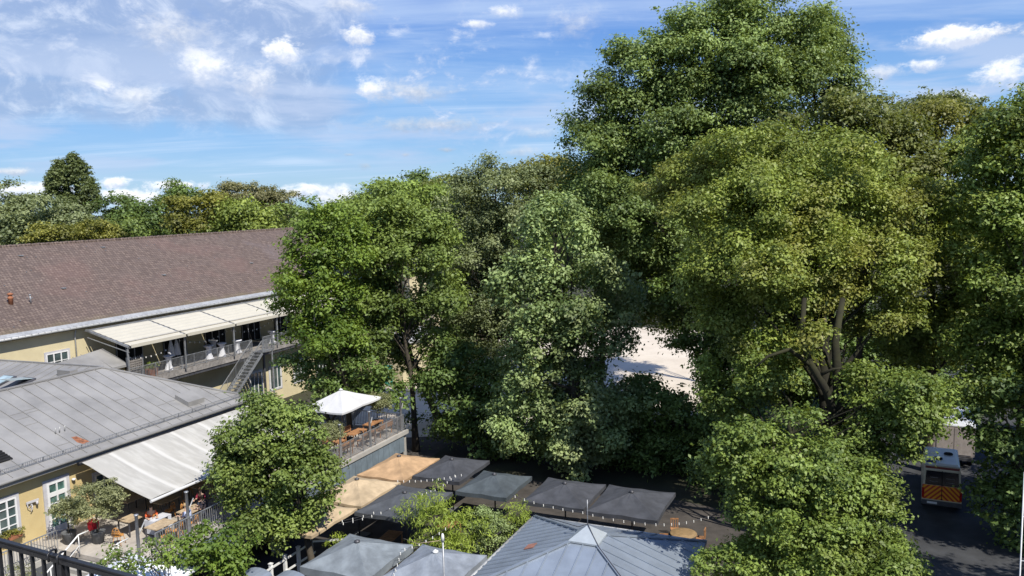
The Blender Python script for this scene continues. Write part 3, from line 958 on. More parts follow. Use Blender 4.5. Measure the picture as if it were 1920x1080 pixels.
# wooden benches and tables under the white parasol at the far end
def bench_set():
    t_ = thing('wooden_bench', 'x', 'bench', 0, 0, group='orange wood benches at the far end of the terrace')
    c = MB()
    for i in range(4):
        c.box(-.75, .75, -.2 + i * .105, -.2 + i * .105 + .09, .42, .45)
    c.build('seat', M_wood, t_)
    c = MB()
    for i in range(3):
        c.box(-.75, .75, .24 + i * .03, .27 + i * .03, .52 + i * .13, .62 + i * .13)
    c.build('backrest', M_wood, t_)
    for a_ in (-.68, .62):
        MB().box(a_, a_ + .06, -.18, -.12, 0, .418).box(a_, a_ + .06, .2, .236, 0, .88).build('leg', M_wood, t_)
    return t_
b0 = bench_set()
bl = ['wooden bench nearest the leafy tree at the far terrace end', 'wooden bench facing it across the first wooden table', 'wooden bench beside the railing in front of the parasol pole', 'wooden bench behind the second wooden table', 'wooden bench closest to the far corner post']
for i, (u, v, a_) in enumerate([(36.6, 26.75, 3.14), (36.7, 28.0, 0), (38.9, 26.75, 3.14), (39.0, 28.1, 0), (41.0, 26.9, 3.14)]):
    o = b0 if i == 0 else copy_tree(b0)
    place(o, *T3(u, v), 3.0, a_, bl[i])
for u, v, l in ((36.65, 27.4, 'first wooden table from the leafy tree at the far terrace end'), (38.95, 27.45, 'wooden table under the edge of the white parasol'), (41.0, 27.6, 'wooden table beside the far corner of the terrace')):
    table('wooden_table', l, *T3(u, v), 3.0, 0, M_wood, 1.5, .7, legm=M_wood, group='wooden tables at the far end of the terrace')
bx = thing('waste_bin', 'bright red box standing behind the olive trees near the door', 'box', *T3(23.7, 30.9), 3.0)
MB().prism([(-.15, 0), (.15, 0), (.19, .42), (-.19, .42)], 'y', -.17, .17).build('body', M_red, bx)
MB().prism([(-.2, .42), (.2, .42), (.14, .52), (-.14, .52)], 'y', -.18, .18).build('lid', M_red, bx)
mb_ = thing('menu_board', 'small square framed board standing under the awning among the tables', 'menu board', *T3(29.6, 28.6), 3.0)
MB().box(-.3, .3, -.02, .02, .9, 1.6).build('panel', M_white, mb_)
MB().box(-.02, .02, .03, .06, 0, 1.5).box(-.2, .2, -.15, .2, 0, .03).build('stand', M_steel, mb_)

# ---------------------------------------------------------------- people
def person(label, u, v, z, rot, shirt, pants, hair, lean=.15, arm=.5):
    """seated figure, facing local +y; seat height .46"""
    root = thing('person', label, 'person', *T3(u, v), z, rot)
    def skin(name, vs, es, rad, m, root_i=0):
        me = bpy.data.meshes.new(name); me.from_pydata(vs, es, []); me.update()
        o_ = bpy.data.objects.new(name, me); COL.objects.link(o_); o_.parent = root
        sk_ = o_.modifiers.new('Skin', 'SKIN'); sk_.use_smooth_shade = True
        for i_, r_ in enumerate(rad):
            me.skin_vertices[0].data[i_].radius = (r_, r_)
        me.skin_vertices[0].data[root_i].use_root = True
        sb = o_.modifiers.new('Sub', 'SUBSURF'); sb.levels = 1; sb.render_levels = 1
        me.materials.append(m)
        return o_
    vs = [(0, 0, .56), (0, lean * .35, .75), (0, lean * .8, .98), (0, lean, 1.06), (0, lean + .02, 1.14), (0, lean + .03, 1.24), (0, lean + .02, 1.31)]
    rad = [.145, .135, .13, .055, .055, .092, .06]
    es = [(i, i + 1) for i in range(6)]
    def chain(start, pts, rs_):
        k = start
        for p_, r_ in zip(pts, rs_):
            vs.append(p_); rad.append(r_); es.append((k, len(vs) - 1)); k = len(vs) - 1
        return k
    for s_ in (-1, 1):
        hnd = chain(2, [(s_ * .17, lean * .8, .98), (s_ * .24, lean + .04, .76), (s_ * .19, lean + .28, .80), (s_ * .17, lean + .35, .81)], [.06, .047, .035, .03])
        for f_ in range(5):
            a_ = (f_ - 2) * .018
            chain(hnd, [(s_ * .17 + a_ * 1.6, lean + .40 - abs(a_) * .4, .80), (s_ * .17 + a_ * 1.8, lean + .43 - abs(a_) * .6, .785)], [.010, .008])
        chain(0, [(s_ * .09, .05, .54), (s_ * .11, .42, .53), (s_ * .11, .44, .10), (s_ * .11, .54, .05)], [.10, .07, .045, .035])
    skin('body', vs, es, rad, mat('skin', (.55, .36, .26), .6))
    tv = [(0, 0, .55), (0, lean * .35, .75), (0, lean * .8, .985)]; te = [(0, 1), (1, 2)]; tr = [.16, .152, .142]
    for s_ in (-1, 1):
        k = len(tv)
        tv += [(s_ * .18, lean * .8, .985), (s_ * .245, lean + .035, .78)]; te += [(2, k), (k, k + 1)]; tr += [.072, .062]
    skin('shirt', tv, te, tr, shirt)
    pv = [(0, 0, .53)]; pe = []; pr = [.155]
    for s_ in (-1, 1):
        k = len(pv)
        pv += [(s_ * .1, .05, .54), (s_ * .11, .43, .54), (s_ * .11, .445, .16)]; pe += [(0, k), (k, k + 1), (k + 1, k + 2)]; pr += [.11, .082, .058]
    skin('trousers', pv, pe, pr, pants)
    hd = MB()
    hd.lathe([(.02, .13), (.07, .115), (.098, .06), (.10, .0), (.085, -.03)], (0, lean + .01, 1.255), 12)
    hd.build('hair', hair, root)
    return root
M_check = mat('blue_checked_cloth', (.62, .66, .74), .85, .3, 14, c2=(.08, .14, .40))
M_orange = mat('orange_shirt_cloth', (.75, .13, .04), .85, .1)
M_jeans = mat('dark_trousers', (.05, .06, .09), .9)
M_hair = mat('brown_hair', (.06, .035, .02), .8)
M_hairb = mat('fair_hair', (.45, .33, .18), .8)
person('person in an orange red shirt bending over a white draped table', 24.75, 28.55, 3.0, 2.6, M_orange, M_jeans, M_hair, .3)
person('person in a blue and white checked shirt seated with back to the railing', 25.35, 26.85, 3.0, .2, M_check, M_jeans, M_hairb)
person('person in a dark top with bare arms seated right of the checked shirt', 26.4, 26.9, 3.0, .5, mat('dark_top', (.05, .04, .05), .9), M_jeans, M_hair)
person('person in a wine red top seated deeper in the awning shade', 27.2, 27.9, 3.0, 1.8, mat('wine_top', (.30, .03, .06), .9), M_jeans, M_hair)
person('person in a green top seated behind the leaves of the tree', 27.6, 26.9, 3.0, -.2, mat('green_top', (.04, .25, .12), .9), M_jeans, M_hairb)
dt = thing('draped_table', 'table with pale grey cloth sides in front of the person in orange', 'table', *T3(24.75, 28.1), 3.0)
c = MB()
for q in ((-.5, -.44, -.32, -.3), (-.32, -.1, -.32, -.3), (.3, .48, -.32, -.3)):
    c.box(q[0], q[1], q[2], q[3], .1, .71)
c.box(-.5, .5, -.33, .33, .711, .735); c.box(-.51, -.49, -.3, .3, .1, .71); c.box(.49, .51, -.3, .3, .1, .71)
c.build('cloth', mat('pale_grey_cloth', (.55, .56, .60), .85, .1, 4), dt)
for x, y in ((-.45, -.26), (.41, -.26), (-.45, .22), (.41, .22)):
    MB().box(x, x + .04, y, y + .04, 0, .7).build('leg', M_steel, dt)

# ---------------------------------------------------------------- parasols
def parasol(label, cu, cv, z, su, sv, m, rise=.55, val=.16, pole=M_steel, rot=0.0, cap=M_steel, group=None, ground=0.0):
    """square garden parasol: canopy of eight sagging facets with a hanging edge, frame, pole, base"""
    t_ = thing('parasol', label, 'parasol', cu, cv, ground, rot, group)
    z -= ground
    N = 8; c = MB(); vs, fs = [], []
    cor = [(-su / 2, -sv / 2), (su / 2, -sv / 2), (su / 2, sv / 2), (-su / 2, sv / 2)]
    ring = []
    for q in range(4):
        a_, b_ = cor[q], cor[(q + 1) % 4]
        for i in range(N):
            f_ = i / N
            ring.append((a_[0] + (b_[0] - a_[0]) * f_, a_[1] + (b_[1] - a_[1]) * f_, f_))
    n = len(ring); K = 6
    for k in range(K + 1):
        t0 = k / K
        for (x, y, f_) in ring:
            sag = math.sin(math.pi * f_) * .07 * t0 * (1 if True else 0) + .0
            half = -.03 * abs(math.sin(2 * math.pi * f_)) * t0
            in_ = 1 - .035 * math.sin(math.pi * f_) * t0
            vs.append((x * t0 * in_, y * t0 * in_, z + rise * (1 - t0) ** 1.1 + half * 1.3 + (rs.uniform(-.012, .012) if 0 < k < K else 0)))
    for k in range(K):
        for i in range(n):
            j = (i + 1) % n
            fs.append((k * n + i, (k + 1) * n + i, (k + 1) * n + j, k * n + j))
    n0 = len(vs)
    vs += [(v_[0], v_[1], v_[2] - .014) for v_ in vs]
    fs += [tuple(q + n0 for q in reversed(f_)) for f_ in list(fs)]
    c.add(vs, fs)
    c.build('canopy', m, t_)
    c = MB(); base = [(v_[0], v_[1], v_[2]) for v_ in vs[K * n:(K + 1) * n]]
    vv = [(p_[0] * 1.004, p_[1] * 1.004, p_[2] + .004) for p_ in base] + [(p_[0] * 1.006, p_[1] * 1.006, p_[2] - val) for p_ in base]
    vv += [(p_[0] * .99, p_[1] * .99, p_[2] - val) for p_ in base] + [(p_[0] * .99, p_[1] * .99, p_[2] - .02) for p_ in base]
    ff = []
    for r_ in range(3):
        for i in range(n):
            j = (i + 1) % n; ff.append((r_ * n + i, (r_ + 1) * n + i, (r_ + 1) * n + j, r_ * n + j))
    c.add(vv, ff)
    c.build('valance', m, t_)
    c = MB()
    for (x, y) in cor + [((cor[i][0] + cor[(i + 1) % 4][0]) / 2, (cor[i][1] + cor[(i + 1) % 4][1]) / 2) for i in range(4)]:
        c.bar((0, 0, z + rise - .05), (x * .96, y * .96, z - .045), .03, .03)
    c.build('rib_frame', M_galv, t_)
    MB().lathe([(.11, -.02), (.13, 0), (.13, .05), (.05, .09), (.02, .12)], (0, 0, z + rise - .01), 12).build('cap', cap, t_)
    MB().tube([(0, 0, .08), (0, 0, z + rise - .05)], .045, 8).build('pole', pole, t_)
    MB().box(-.45, .45, -.45, .45, 0, .08).build('base', M_pot, t_)
    return t_


parasol('large white square parasol at the far end of the restaurant terrace', 41.5, 30.75, 5.4, 4.4, 3.3, M_canvas_w, .85, .1, cap=M_canvas_w, ground=3.0)
GB, GD = 'beige parasols beside the raised terrace', 'anthracite parasols in the courtyard'
parasol('orange beige square parasol farthest along the terrace wall', 39.1, 25.05, 2.6, 4.2, 3.1, M_beige, .62, .14, group=GB)
parasol('sand coloured square parasol in the middle of the beige row', 34.9, 25.1, 2.6, 3.8, 3.1, M_sand, .62, .14, group=GB)
parasol('sand coloured parasol dappled with shade behind the leafy tree trunk', 31.0, 25.2, 2.55, 3.7, 3.0, M_sand, .5, .14, group=GB)
parasol('dark parasol touching the orange beige parasol', 39.9, 21.95, 2.6, 3.9, 3.0, M_anth, .52, .2, group=GD)
parasol('dark bluish parasol, second in the row from the orange beige one', 38.4, 18.5, 2.6, 3.5, 3.0, mat('slate_canvas', (0.066, 0.08, 0.088), .8, .16, 1.6, .1), .52, .22, group=GD)
parasol('dark parasol with pale dapples behind the tip of the pavilion roof', 38.45, 14.4, 2.6, 3.75, 3.35, M_anth, .5, .2, group=GD)
parasol('dark dappled parasol at the right end of the row', 38.4, 10.75, 2.6, 3.95, 3.6, M_anth, .5, .2, group=GD)
parasol('dark parasol between the sand coloured parasol and the bamboo', 34.35, 21.75, 2.6, 4.15, 3.4, mat('grey_anthracite_canvas', (0.072, 0.078, 0.087), .8, .16, 1.6, .1), .5, .2, group=GD)
parasol('light grey parasol with pale seams at the bottom centre', 27.75, 20.1, 2.8, 3.6, 3.4, M_grcan, .62, .34)
parasol('grey parasol cut by the bottom edge between the flag pole and the pavilion', 28.1, 16.4, 2.8, 3.3, 3.2, mat('blue_grey_canvas', (0.216, 0.24, 0.272), .75, .16, 1.6, .06), .6, .3, cap=M_white)
parasol('white canopy at the bottom left overgrown with thin branches', 20.6, 25.7, 4.0, 3.6, 3.7, mat('bright_white_canvas', (0.68, 0.697, 0.722), .8, .04), .7, .1, cap=M_canvas_w)

# curved silver roofs
for i, (u, v, l) in enumerate([(24.0, 23.3, 'curved silver metal roof at the bottom, left of the other'), (24.3, 21.75, 'curved silver metal roof touching the light grey parasol')]):
    t_ = thing('kiosk', l, 'kiosk', u, v, 0, group='kiosks with curved metal roofs')
    c = MB(); prof = []
    for k in range(9):
        a_ = math.pi * (k / 8); prof.append((-.66 * math.cos(a_), 2.55 + .28 * math.sin(a_)))
    prof2 = prof + [(p_[0] * .95, p_[1] - .05) for p_ in reversed(prof)]
    c.prism(prof2, 'x', -1.4, 1.2)
    c.build('roof', M_zinc_blue, t_)
    MB().box(-1.3, 1.1, -.58, .58, 0, 2.5).build('body', M_steel, t_)
    MB().box(1.101, 1.13, -.5, .5, 1.0, 2.1).build('hatch', M_white, t_)

# ---------------------------------------------------------------- pavilion with pyramid roof
PU, PV = 29.5, 10.1
p = thing('pavilion', 'square pavilion with blue grey standing seam pyramid roof and small cupola', 'pavilion', PU, PV, 0)
hw = 4.0
MB().box(-hw + .5, hw - .5, -hw + .5, hw - .5, 0, 3.05).build('wall', M_cream, p)
c = MB(); zA = 4.55; zE2 = 3.2
Q = [(-hw, -hw, zE2), (hw, -hw, zE2), (hw, hw, zE2), (-hw, hw, zE2), (0, 0, zA)]
c.add(Q, [(0, 1, 4), (1, 2, 4), (2, 3, 4), (3, 0, 4)])
c.add([(q[0], q[1], 3.04) for q in Q[:4]] + [(q[0], q[1], 3.19) for q in Q[:4]], [(3, 2, 1, 0), (0, 1, 5, 4), (1, 2, 6, 5), (2, 3, 7, 6), (3, 0, 4, 7)])
for side in range(4):
    n = 18 if side in (2,) else 13
    for i in range(n):
        s_ = -hw + (i + .5) * 2 * hw / n; t_ = 1 - abs(s_) / hw
        a0, b0_ = (s_, -hw), (s_, -hw + hw * t_)
        ro = lambda q: {0: q, 1: (-q[1], q[0]), 2: (-q[0], -q[1]), 3: (q[1], -q[0])}[side]
        a0, b0_ = ro(a0), ro(b0_)
        c.bar((a0[0], a0[1], zE2 + .02), (b0_[0], b0_[1], zE2 + (zA - zE2) * t_ + .02), .03, .05)
for q in Q[:4]:
    c.bar((q[0], q[1], q[2] + .05), (0, 0, zA + .05), .12, .06)
roof = c.build('roof', M_zinc_blue, p)
c = MB(); r_ = .62
c.add([(-r_, -r_, 4.38), (r_, -r_, 4.38), (r_, r_, 4.38), (-r_, r_, 4.38), (-r_, -r_, 4.45), (r_, -r_, 4.45), (r_, r_, 4.45), (-r_, r_, 4.45), (0, 0, 4.95)],
      [(3, 2, 1, 0), (0, 1, 5, 4), (1, 2, 6, 5), (2, 3, 7, 6), (3, 0, 4, 7), (4, 5, 8), (5, 6, 8), (6, 7, 8), (7, 4, 8)])
c.box(-.5, .5, -.5, .5, 4.1, 4.379)
cp_ = c.build('cupola', mat('pale_zinc', (.46, .50, .52), .4, .06, 2, metal=.3), roof)
MB().tube([(0, 0, 4.92), (0, 0, 6.0)], .02, 6).build('lightning_rod', M_galv, cp_)
wire = MB().tube([(0, 0, 4.99), (-.35, -.35, 4.67), (-.7, -.7, 4.40), (-hw, -hw, 3.32)], .02, 5); wire.tube([(0, .0, 4.98), (.62, .62, 4.53), (hw, hw, 3.33)], .015, 5)
wire.build('lightning_wire', M_steel, roof)
MB().tube([(-hw, hw + .08, 3.13), (hw, hw + .08, 3.13)], .08, 8).tube([(hw + .08, -hw, 3.13), (hw + .08, hw, 3.13)], .08, 8).build('gutter', M_zinc_light, p)
t_ = .42
MB().slab([(-.45, hw * .66, 3.2 + 1.35 * .34 + .05), (.02, hw * .66, 3.2 + 1.35 * .34 + .05), (.02, hw * .56, 3.2 + 1.35 * .44 + .05), (-.45, hw * .56, 3.2 + 1.35 * .44 + .05)][::-1], .03).build('rust_patch', mat('rust_red_patch', (.30, .14, .10), .8), roof)
for x in (-2, 0, 2):
    window(p, x - .6, x + .6, 1.0, 2.4, -hw + .5, 2, 2)
    window(p, x - .6, x + .6, 1.0, 2.4, hw - .5, 2, 2, face=1)

# ---------------------------------------------------------------- courtyard objects
fp = thing('flag_pole', 'slim galvanised pole with a guy wire rising at the bottom centre', 'pole', 24.43, 13.93, 0)
MB().tube([(0, 0, 0), (0, 0, 6.0)], [.05, .035], 8).build('pole', M_galv, fp)
MB().lathe([(.06, 5.75), (.06, 5.95), (.03, 6.05)], n=8).build('finial', M_white, fp)
MB().tube([(0, 0, 5.8), (.2, 1.2, 5.4), (1.0, 2.3, 5.1)], .012, 4).build('guy_wire', M_lightwood, fp)
fc = thing('white_fence', 'white painted wooden rail fence beside the tree trunk', 'fence', 28.3, 25.5, 0)
for i in range(4):
    MB().box(i * 1.0 - .07, i * 1.0 + .07, -.07, .07, 0, 1.25).box(i - .09, i + .09, -.09, .09, 1.251, 1.29).build('post', M_white, fc)
for zz_ in (.45, 1.05):
    MB().box(-.8, 3.2, -.03 - .075, -.072, zz_, zz_ + .1).build('rail', M_white, fc)
MB().bar((3.15, -.1, 1.1), (4.2, -1.6, 1.0), .06, .1).build('side_rail', M_white, fc)
for (u, v, l, a_) in [(32.9, 21.3, 'orange brown wooden table in the shade under the dark parasol', .1), (31.2, 18.5, 'orange wooden table partly under the bamboo branches', .3), (35.5, 19.3, 'wooden table between two dark parasols', 0), (31.6, 19.9, 'small wooden table by the front edge of the dark parasol', 0)]:
    table('garden_table', l, *T0(u, v), 0, a_, M_wood, 1.3, .85, legm=M_wood, group='wooden garden tables in the courtyard')
rt = thing('round_table', 'round golden wood table behind the pavilion roof at its right', 'table', 39.7, 8.4, 0)
MB().lathe([(.05, .70), (.66, .71), (.70, .735), (.66, .76), (.02, .765)], n=24).build('table_top', mat('golden_wood', (.30, .20, .10), .55, .15, 5), rt)
MB().lathe([(.3, 0), (.3, .04), (.05, .07), (.05, .70)], n=10).build('pedestal', M_wood, rt)
def wchair():
    c_ = thing('wooden_chair', 'x', 'chair', 0, 0, group='wooden chairs around the round table')
    MB().box(-.22, .22, -.22, .22, .43, .46).build('seat', M_wood, c_)
    c = MB()
    for i in range(4):
        c.box(-.2 + i * .12, -.16 + i * .12, -.23, -.20, .47, .9)
    c.box(-.22, .22, -.235, -.195, .9, .97); c.build('backrest', M_wood, c_)
    for a_ in (-.2, .16):
        for b_ in (-.2, .16):
            MB().box(a_, a_ + .04, b_, b_ + .04, 0, .43).build('leg', M_wood, c_)
    return c_
wc = wchair()
for i, (u, v, a_, l) in enumerate([(38.4, 8.7, -1.2, 'wooden chair left of the round golden table'), (40.1, 8.5, 1.9, 'wooden chair behind the round golden table'), (39.6, 7.1, 0, 'wooden chair at the right side of the round golden table'), (37.4, 9.7, .8, 'reddish wooden chair tilted against a pole under the right dark parasol')]):
    o = wc if i == 0 else copy_tree(wc)
    place(o, *T0(u, v), 0, a_, l)

# string lights
def lights(label, pts, n=22, sag=.35, bulb_r=.024):
    """pts: u,v,z poles of the string"""
    pts = [(*T0(p_[0], p_[1]), p_[2]) if p_[2] < 5 else p_ for p_ in pts]
    t_ = thing('string_lights', label, 'string lights', pts[0][0], pts[0][1], 0, group='strings of white bulbs')
    o_ = Vector((pts[0][0], pts[0][1], 0))
    path = []
    for a_, b_ in zip(pts[:-1], pts[1:]):
        for i in range(8):
            f_ = i / 8; q = Vector(a_).lerp(Vector(b_), f_); q.z -= sag * 4 * f_ * (1 - f_); path.append(q - o_)
    path.append(Vector(pts[-1]) - o_)
    MB().tube(path, .008, 4).build('wire', M_steel, t_)
    bm_ = MB().lathe([(.015, .03), (bulb_r * .6, .0), (bulb_r, -.05), (bulb_r * .7, -.09), (.01, -.11)], n=8)
    first = None
    for i in range(n):
        f_ = (i + .5) / n * (len(path) - 1); a_ = int(f_); q = path[a_].lerp(path[min(a_ + 1, len(path) - 1)], f_ - a_)
        if first is None:
            first = bm_.build('bulb', M_bulb, t_, loc=q)
        else:
            c_ = first.copy(); COL.objects.link(c_); c_.parent = t_; c_.location = q
    return t_
lights('string of bulbs running past the white fence to the dark parasol', [(25.6, 25.3, 2.6), (29.0, 24.2, 2.5), (31.4, 20.9, 2.75)], 16, .25)
lights('string of bulbs crossing the front of the dark parasol beside the bamboo', [(29.2, 21.7, 2.8), (33.5, 19.8, 3.0), (36.9, 19.5, 3.0)], 18, .2)
lights('string of bulbs along the near edges of the two right dark parasols', [(35.3, 15.6, 3.0), (35.3, 11.9, 2.7), (35.2, 8.2, 2.75), (37.5, 6.2, 2.6)], 22, .12)
lights('string of bulbs hanging over the light grey parasols at the bottom', [(30.3, 16.4, 3.2), (27.1, 16.9, 3.35), (24.2, 15.6, 3.5)], 14, .15)
lights('string of bulbs over the dark parasols next to the orange beige one', [(34.9, 22.2, 2.9), (37.0, 19.1, 3.0)], 12, .15)
lights('string of bulbs under the awnings of the upper terrace', [(40.9, 49.0, 7.5), (45.8, 49.0, 7.9), (51.1, 49.0, 7.9), (56.5, 49.0, 7.9), (61.9, 49.0, 7.9)], 42, .5, .035)

# ---------------------------------------------------------------- garden kiosk seen between trunks, far flat building
gk = thing('garden_house', 'sunlit yellow garden house with teal door glimpsed between tree trunks', 'building', 66.6, 41.8, 0)
MB().box(0, 9, 0, 4, 0, 4.2).build('wall', M_cream, gk)
MB().box(-.3, 9.3, -.3, 4.3, 4.2, 4.5).build('roof', M_canvas_w, gk)
MB().box(-.04, 0, 1.2, 2.1, 0, 2.1).build('door', mat('teal_paint', (.05, .32, .26), .5), gk)
fb = thing('flat_roof_building', 'low blue grey building with roof railing at the far left behind the tiled roof', 'building', 0, 0, world=at(20, 540, 112).xyz * Vector((1, 1, 0)))
MB().box(-9, 2.6, 0, 10, 0, 10.9).build('wall', mat('blue_grey_panel', (.30, .36, .42), .6, .1, .3), fb)
MB().box(-9.2, 2.8, -.2, 10.2, 10.9, 11.2).build('roof', M_steel, fb)
c = MB()
for i in range(12):
    c.box(-8.8 + i, -8.72 + i, 0, .08, 11.2, 12.1)
c.box(-9, 2.4, 0, .08, 12.1, 12.18); c.box(-9, 2.4, .02, .06, 11.6, 11.65)
c.build('railing', M_zinc_light, fb)

# ---------------------------------------------------------------- vehicles
def chevrons():
    m = bpy.data.materials.new('orange_red_chevrons'); m.use_nodes = True
    t = NT(m.node_tree)
    o = t.n('ShaderNodeOutputMaterial'); b_ = t.n('ShaderNodeBsdfPrincipled'); t.link(b_.outputs[0], o.inputs[0])
    s_ = t.n('ShaderNodeSeparateXYZ'); t.link(t.n('ShaderNodeTexCoord').outputs['Object'], s_.inputs[0])
    q = t.m('ADD', t.m('ABSOLUTE', s_.outputs[0]), s_.outputs[2])
    st_ = t.m('GREATER_THAN', t.m('FRACT', t.m('MULTIPLY', q, 3.6)), .5)
    t.link(t.mix(st_, (.85, .38, .02), (.50, .04, .02)), b_.inputs['Base Color'])
    b_.inputs['Roughness'].default_value = .35
    return m
q = at(1762, 915, 43.6)
am = thing('ambulance', 'ambulance seen from behind with orange and red chevrons and white roof on the shaded road', 'ambulance', 0, 0, world=Vector((q.x - .1, 43.2, .02)), rot=R(-27))
M_vw = mat('white_vehicle_paint', (.66, .67, .66), .3, .04, 1, spec=.6)
M_vy = mat('pale_cream_paint', (.60, .55, .42), .3, .04, 1, spec=.6)
c = MB()                                             # rear at y=0, front at y=+5.9
prof = [(0, .42), (5.8, .42), (5.85, .95), (5.0, 1.25), (4.35, 2.2), (4.1, 2.5), (.1, 2.62), (0, 2.45)]
n = len(prof); vs = []
for x, ins in ((-1.0, 0), (1.0, 0)):
    for y, z in prof:
        k_ = x * (1 - max(0, z - 1.2) * .085); vs.append((k_, y, z))
c.add(vs, [tuple(range(n)), tuple(range(2 * n - 1, n - 1, -1))] + [((i + 1) % n, i, i + n, (i + 1) % n + n) for i in range(n)])
c.build('body', M_vy, am)
MB().add([(-.86, .15, 2.64), (.86, .15, 2.64), (.86, 4.0, 2.54), (-.86, 4.0, 2.54), (-.7, .3, 2.74), (.7, .3, 2.74), (.7, 3.8, 2.62), (-.7, 3.8, 2.62)], [(0, 1, 5, 4), (1, 2, 6, 5), (2, 3, 7, 6), (3, 0, 4, 7), (4, 5, 6, 7)]).build('roof', M_vw, am)
for x, y in ((-.2, 1.2), (.35, 2.4)):
    MB().lathe([(.24, 0), (.22, .07), (.05, .1)], (x, y, 2.73 - (y - 1) * .03), 12).build('roof_vent', M_dark, am)
MB().box(-.8, -.3, .35, .6, 2.72, 2.82).build('light_bar', mat('blue_light_cover', (.02, .04, .16), .2), am)
MB().box(-.84, .84, .02, .1, 2.46, 2.60).build('rear_light_bar', mat('dull_red_cover', (.22, .05, .04), .4), am)
wn = MB().add([(-.84, -.012, 1.55), (.84, -.012, 1.55), (.80, -.012, 2.36), (-.80, -.012, 2.36), (-.84, .03, 1.55), (.84, .03, 1.55), (.80, .03, 2.36), (-.80, .03, 2.36)], [(0, 1, 2, 3), (0, 4, 5, 1), (1, 5, 6, 2), (2, 6, 7, 3), (3, 7, 4, 0)]).build('rear_window', mat('black_glass', (.012, .012, .016), .08, .1, spec=.8), am)
MB().box(-.62, -.2, -.016, -.013, 1.98, 2.0).box(-.62, -.2, -.016, -.013, 1.75, 1.77).box(.2, .62, -.016, -.013, 1.98, 2.0).box(.2, .62, -.016, -.013, 1.75, 1.77).build('window_lettering', mat('dim_grey_lettering', (.25, .24, .24), .6), wn)
ch_ = MB().box(-.97, .97, -.02, -.002, .72, 1.53).build('chevron_panel', chevrons(), am)
MB().box(-1.0, 1.0, -.12, -.021, .42, .66).build('bumper', M_steel, am)
MB().box(-.72, -.22, -.135, -.122, .50, .62).build('number_plate', M_white, am)
MB().box(-.02, .02, -.03, -.021, .72, 2.4).build('door_gap', M_dark, am)
for x in (-1, 1):
    MB().box(x * .93 - .06, x * .93 + .06, -.03, -.021, .78, 1.35).build('tail_light', mat('red_lens', (.4, .01, .01), .2), am)
    for y in (1.1, 4.9):
        w_ = MB(); vs_ = []
        w_.tube([(x * .76, y, .36), (x * .99, y, .36)], .36, 20)
        tyre = w_.build('wheel', M_dark, am)
        MB().tube([(x * .992, y, .36), (x * 1.005, y, .36)], .22, 14).build('rim', M_galv, tyre)
    MB().box(x * 1.08 - .09, x * 1.08 + .09, 4.5, 4.6, 1.45, 1.75).build('mirror', M_dark, am)
tr = thing('box_truck', 'white roofed box truck with brownish rear parked ahead of the ambulance', 'truck', 0, 0, world=Vector((at(1792, 540, 51).x, 50.6, .02)), rot=R(-27))
MB().box(-1.2, 1.2, 0, 5.4, .75, 2.7).build('box_body', mat('brownish_panel', (.36, .31, .29), .5), tr)
MB().box(-1.22, 1.22, -.02, 5.42, 2.7, 2.77).build('roof', M_vw, tr)
MB().box(-1.0, -.02, -.03, -.002, .85, 2.6).box(.02, 1.0, -.03, -.002, .85, 2.6).build('rear_doors', mat('brownish_door', (.40, .35, .32), .5), tr)
MB().prism([(5.45, .5), (7.3, .5), (7.35, 1.2), (6.9, 2.3), (5.45, 2.5)], 'x', -1.05, 1.05).build('cab', M_vw, tr)
MB().box(-1.1, 1.1, -.15, -.04, .5, .7).build('bumper', M_steel, tr)
for x in (-1, 1):
    for y in (1.0, 6.2):
        tyre = MB().tube([(x * .8, y, .42), (x * 1.1, y, .42)], .42, 18).build('wheel', M_dark, tr)
        MB().tube([(x * 1.102, y, .42), (x * 1.12, y, .42)], .24, 12).build('rim', M_galv, tyre)

# white frame at the right edge
q = at(1921, 885, 20)
wf = thing('scaffold', 'thin white scaffold tubes at the right edge of the view', 'scaffold', 0, 0, world=Vector((q.x, 20, 0)))
c = MB(); zt = q.z
c.tube([(0, 0, 0), (0, 0, zt)], .018, 8); c.tube([(0, 0, zt), (1.2, -.1, zt)], .018, 8); c.tube([(1.2, -.1, 0), (1.2, -.1, zt)], .018, 8)
for k_ in range(4):
    c.tube([(0, 0, zt - 1.2 - k_ * 1.2), (1.2, -.1, zt - 1.2 - k_ * 1.2)], .014, 6)
c.build('tube_frame', M_white, wf)

# ---------------------------------------------------------------- balcony in the foreground
bu, bv = 4.10, 3.95
bc = thing('balcony', 'black wrought iron balcony railing in the foreground at the bottom left', 'balcony', bu, bv, 0, -.05)
zt = 15.2
MB().box(-4.0, .12, -2.5, 5.4, 13.9, 14.12).build('floor', M_concrete, bc)
MB().box(-4.0, -1.6, -2.5, 5.4, 0, 13.88).build('supporting_wall', M_cream, bc)
c = MB(); c.bar((0, -2.4, zt - .02), (0, 5.2, zt - .02), .055, .035); c.bar((0, -2.4, zt - .012 + .02), (0, 5.2, zt - .012 + .02), .04, .018)
c.build('handrail', M_iron, bc)
MB().bar((0, -2.4, 14.25), (0, 5.2, 14.25), .04, .03).bar((0, -2.4, 14.95), (0, -2.39, 14.95), .02, .02).build('bottom_rail', M_iron, bc)
c0 = None
for i in range(53):
    y = -2.3 + i * .152
    if i == 0:
        c0 = MB().box(-.013, .013, -.011, .011, -1.05, -.035).build('baluster', M_iron, bc, loc=(0, y, zt))
    else:
        k_ = c0.copy(); COL.objects.link(k_); k_.parent = bc; k_.location = (0, y, zt)
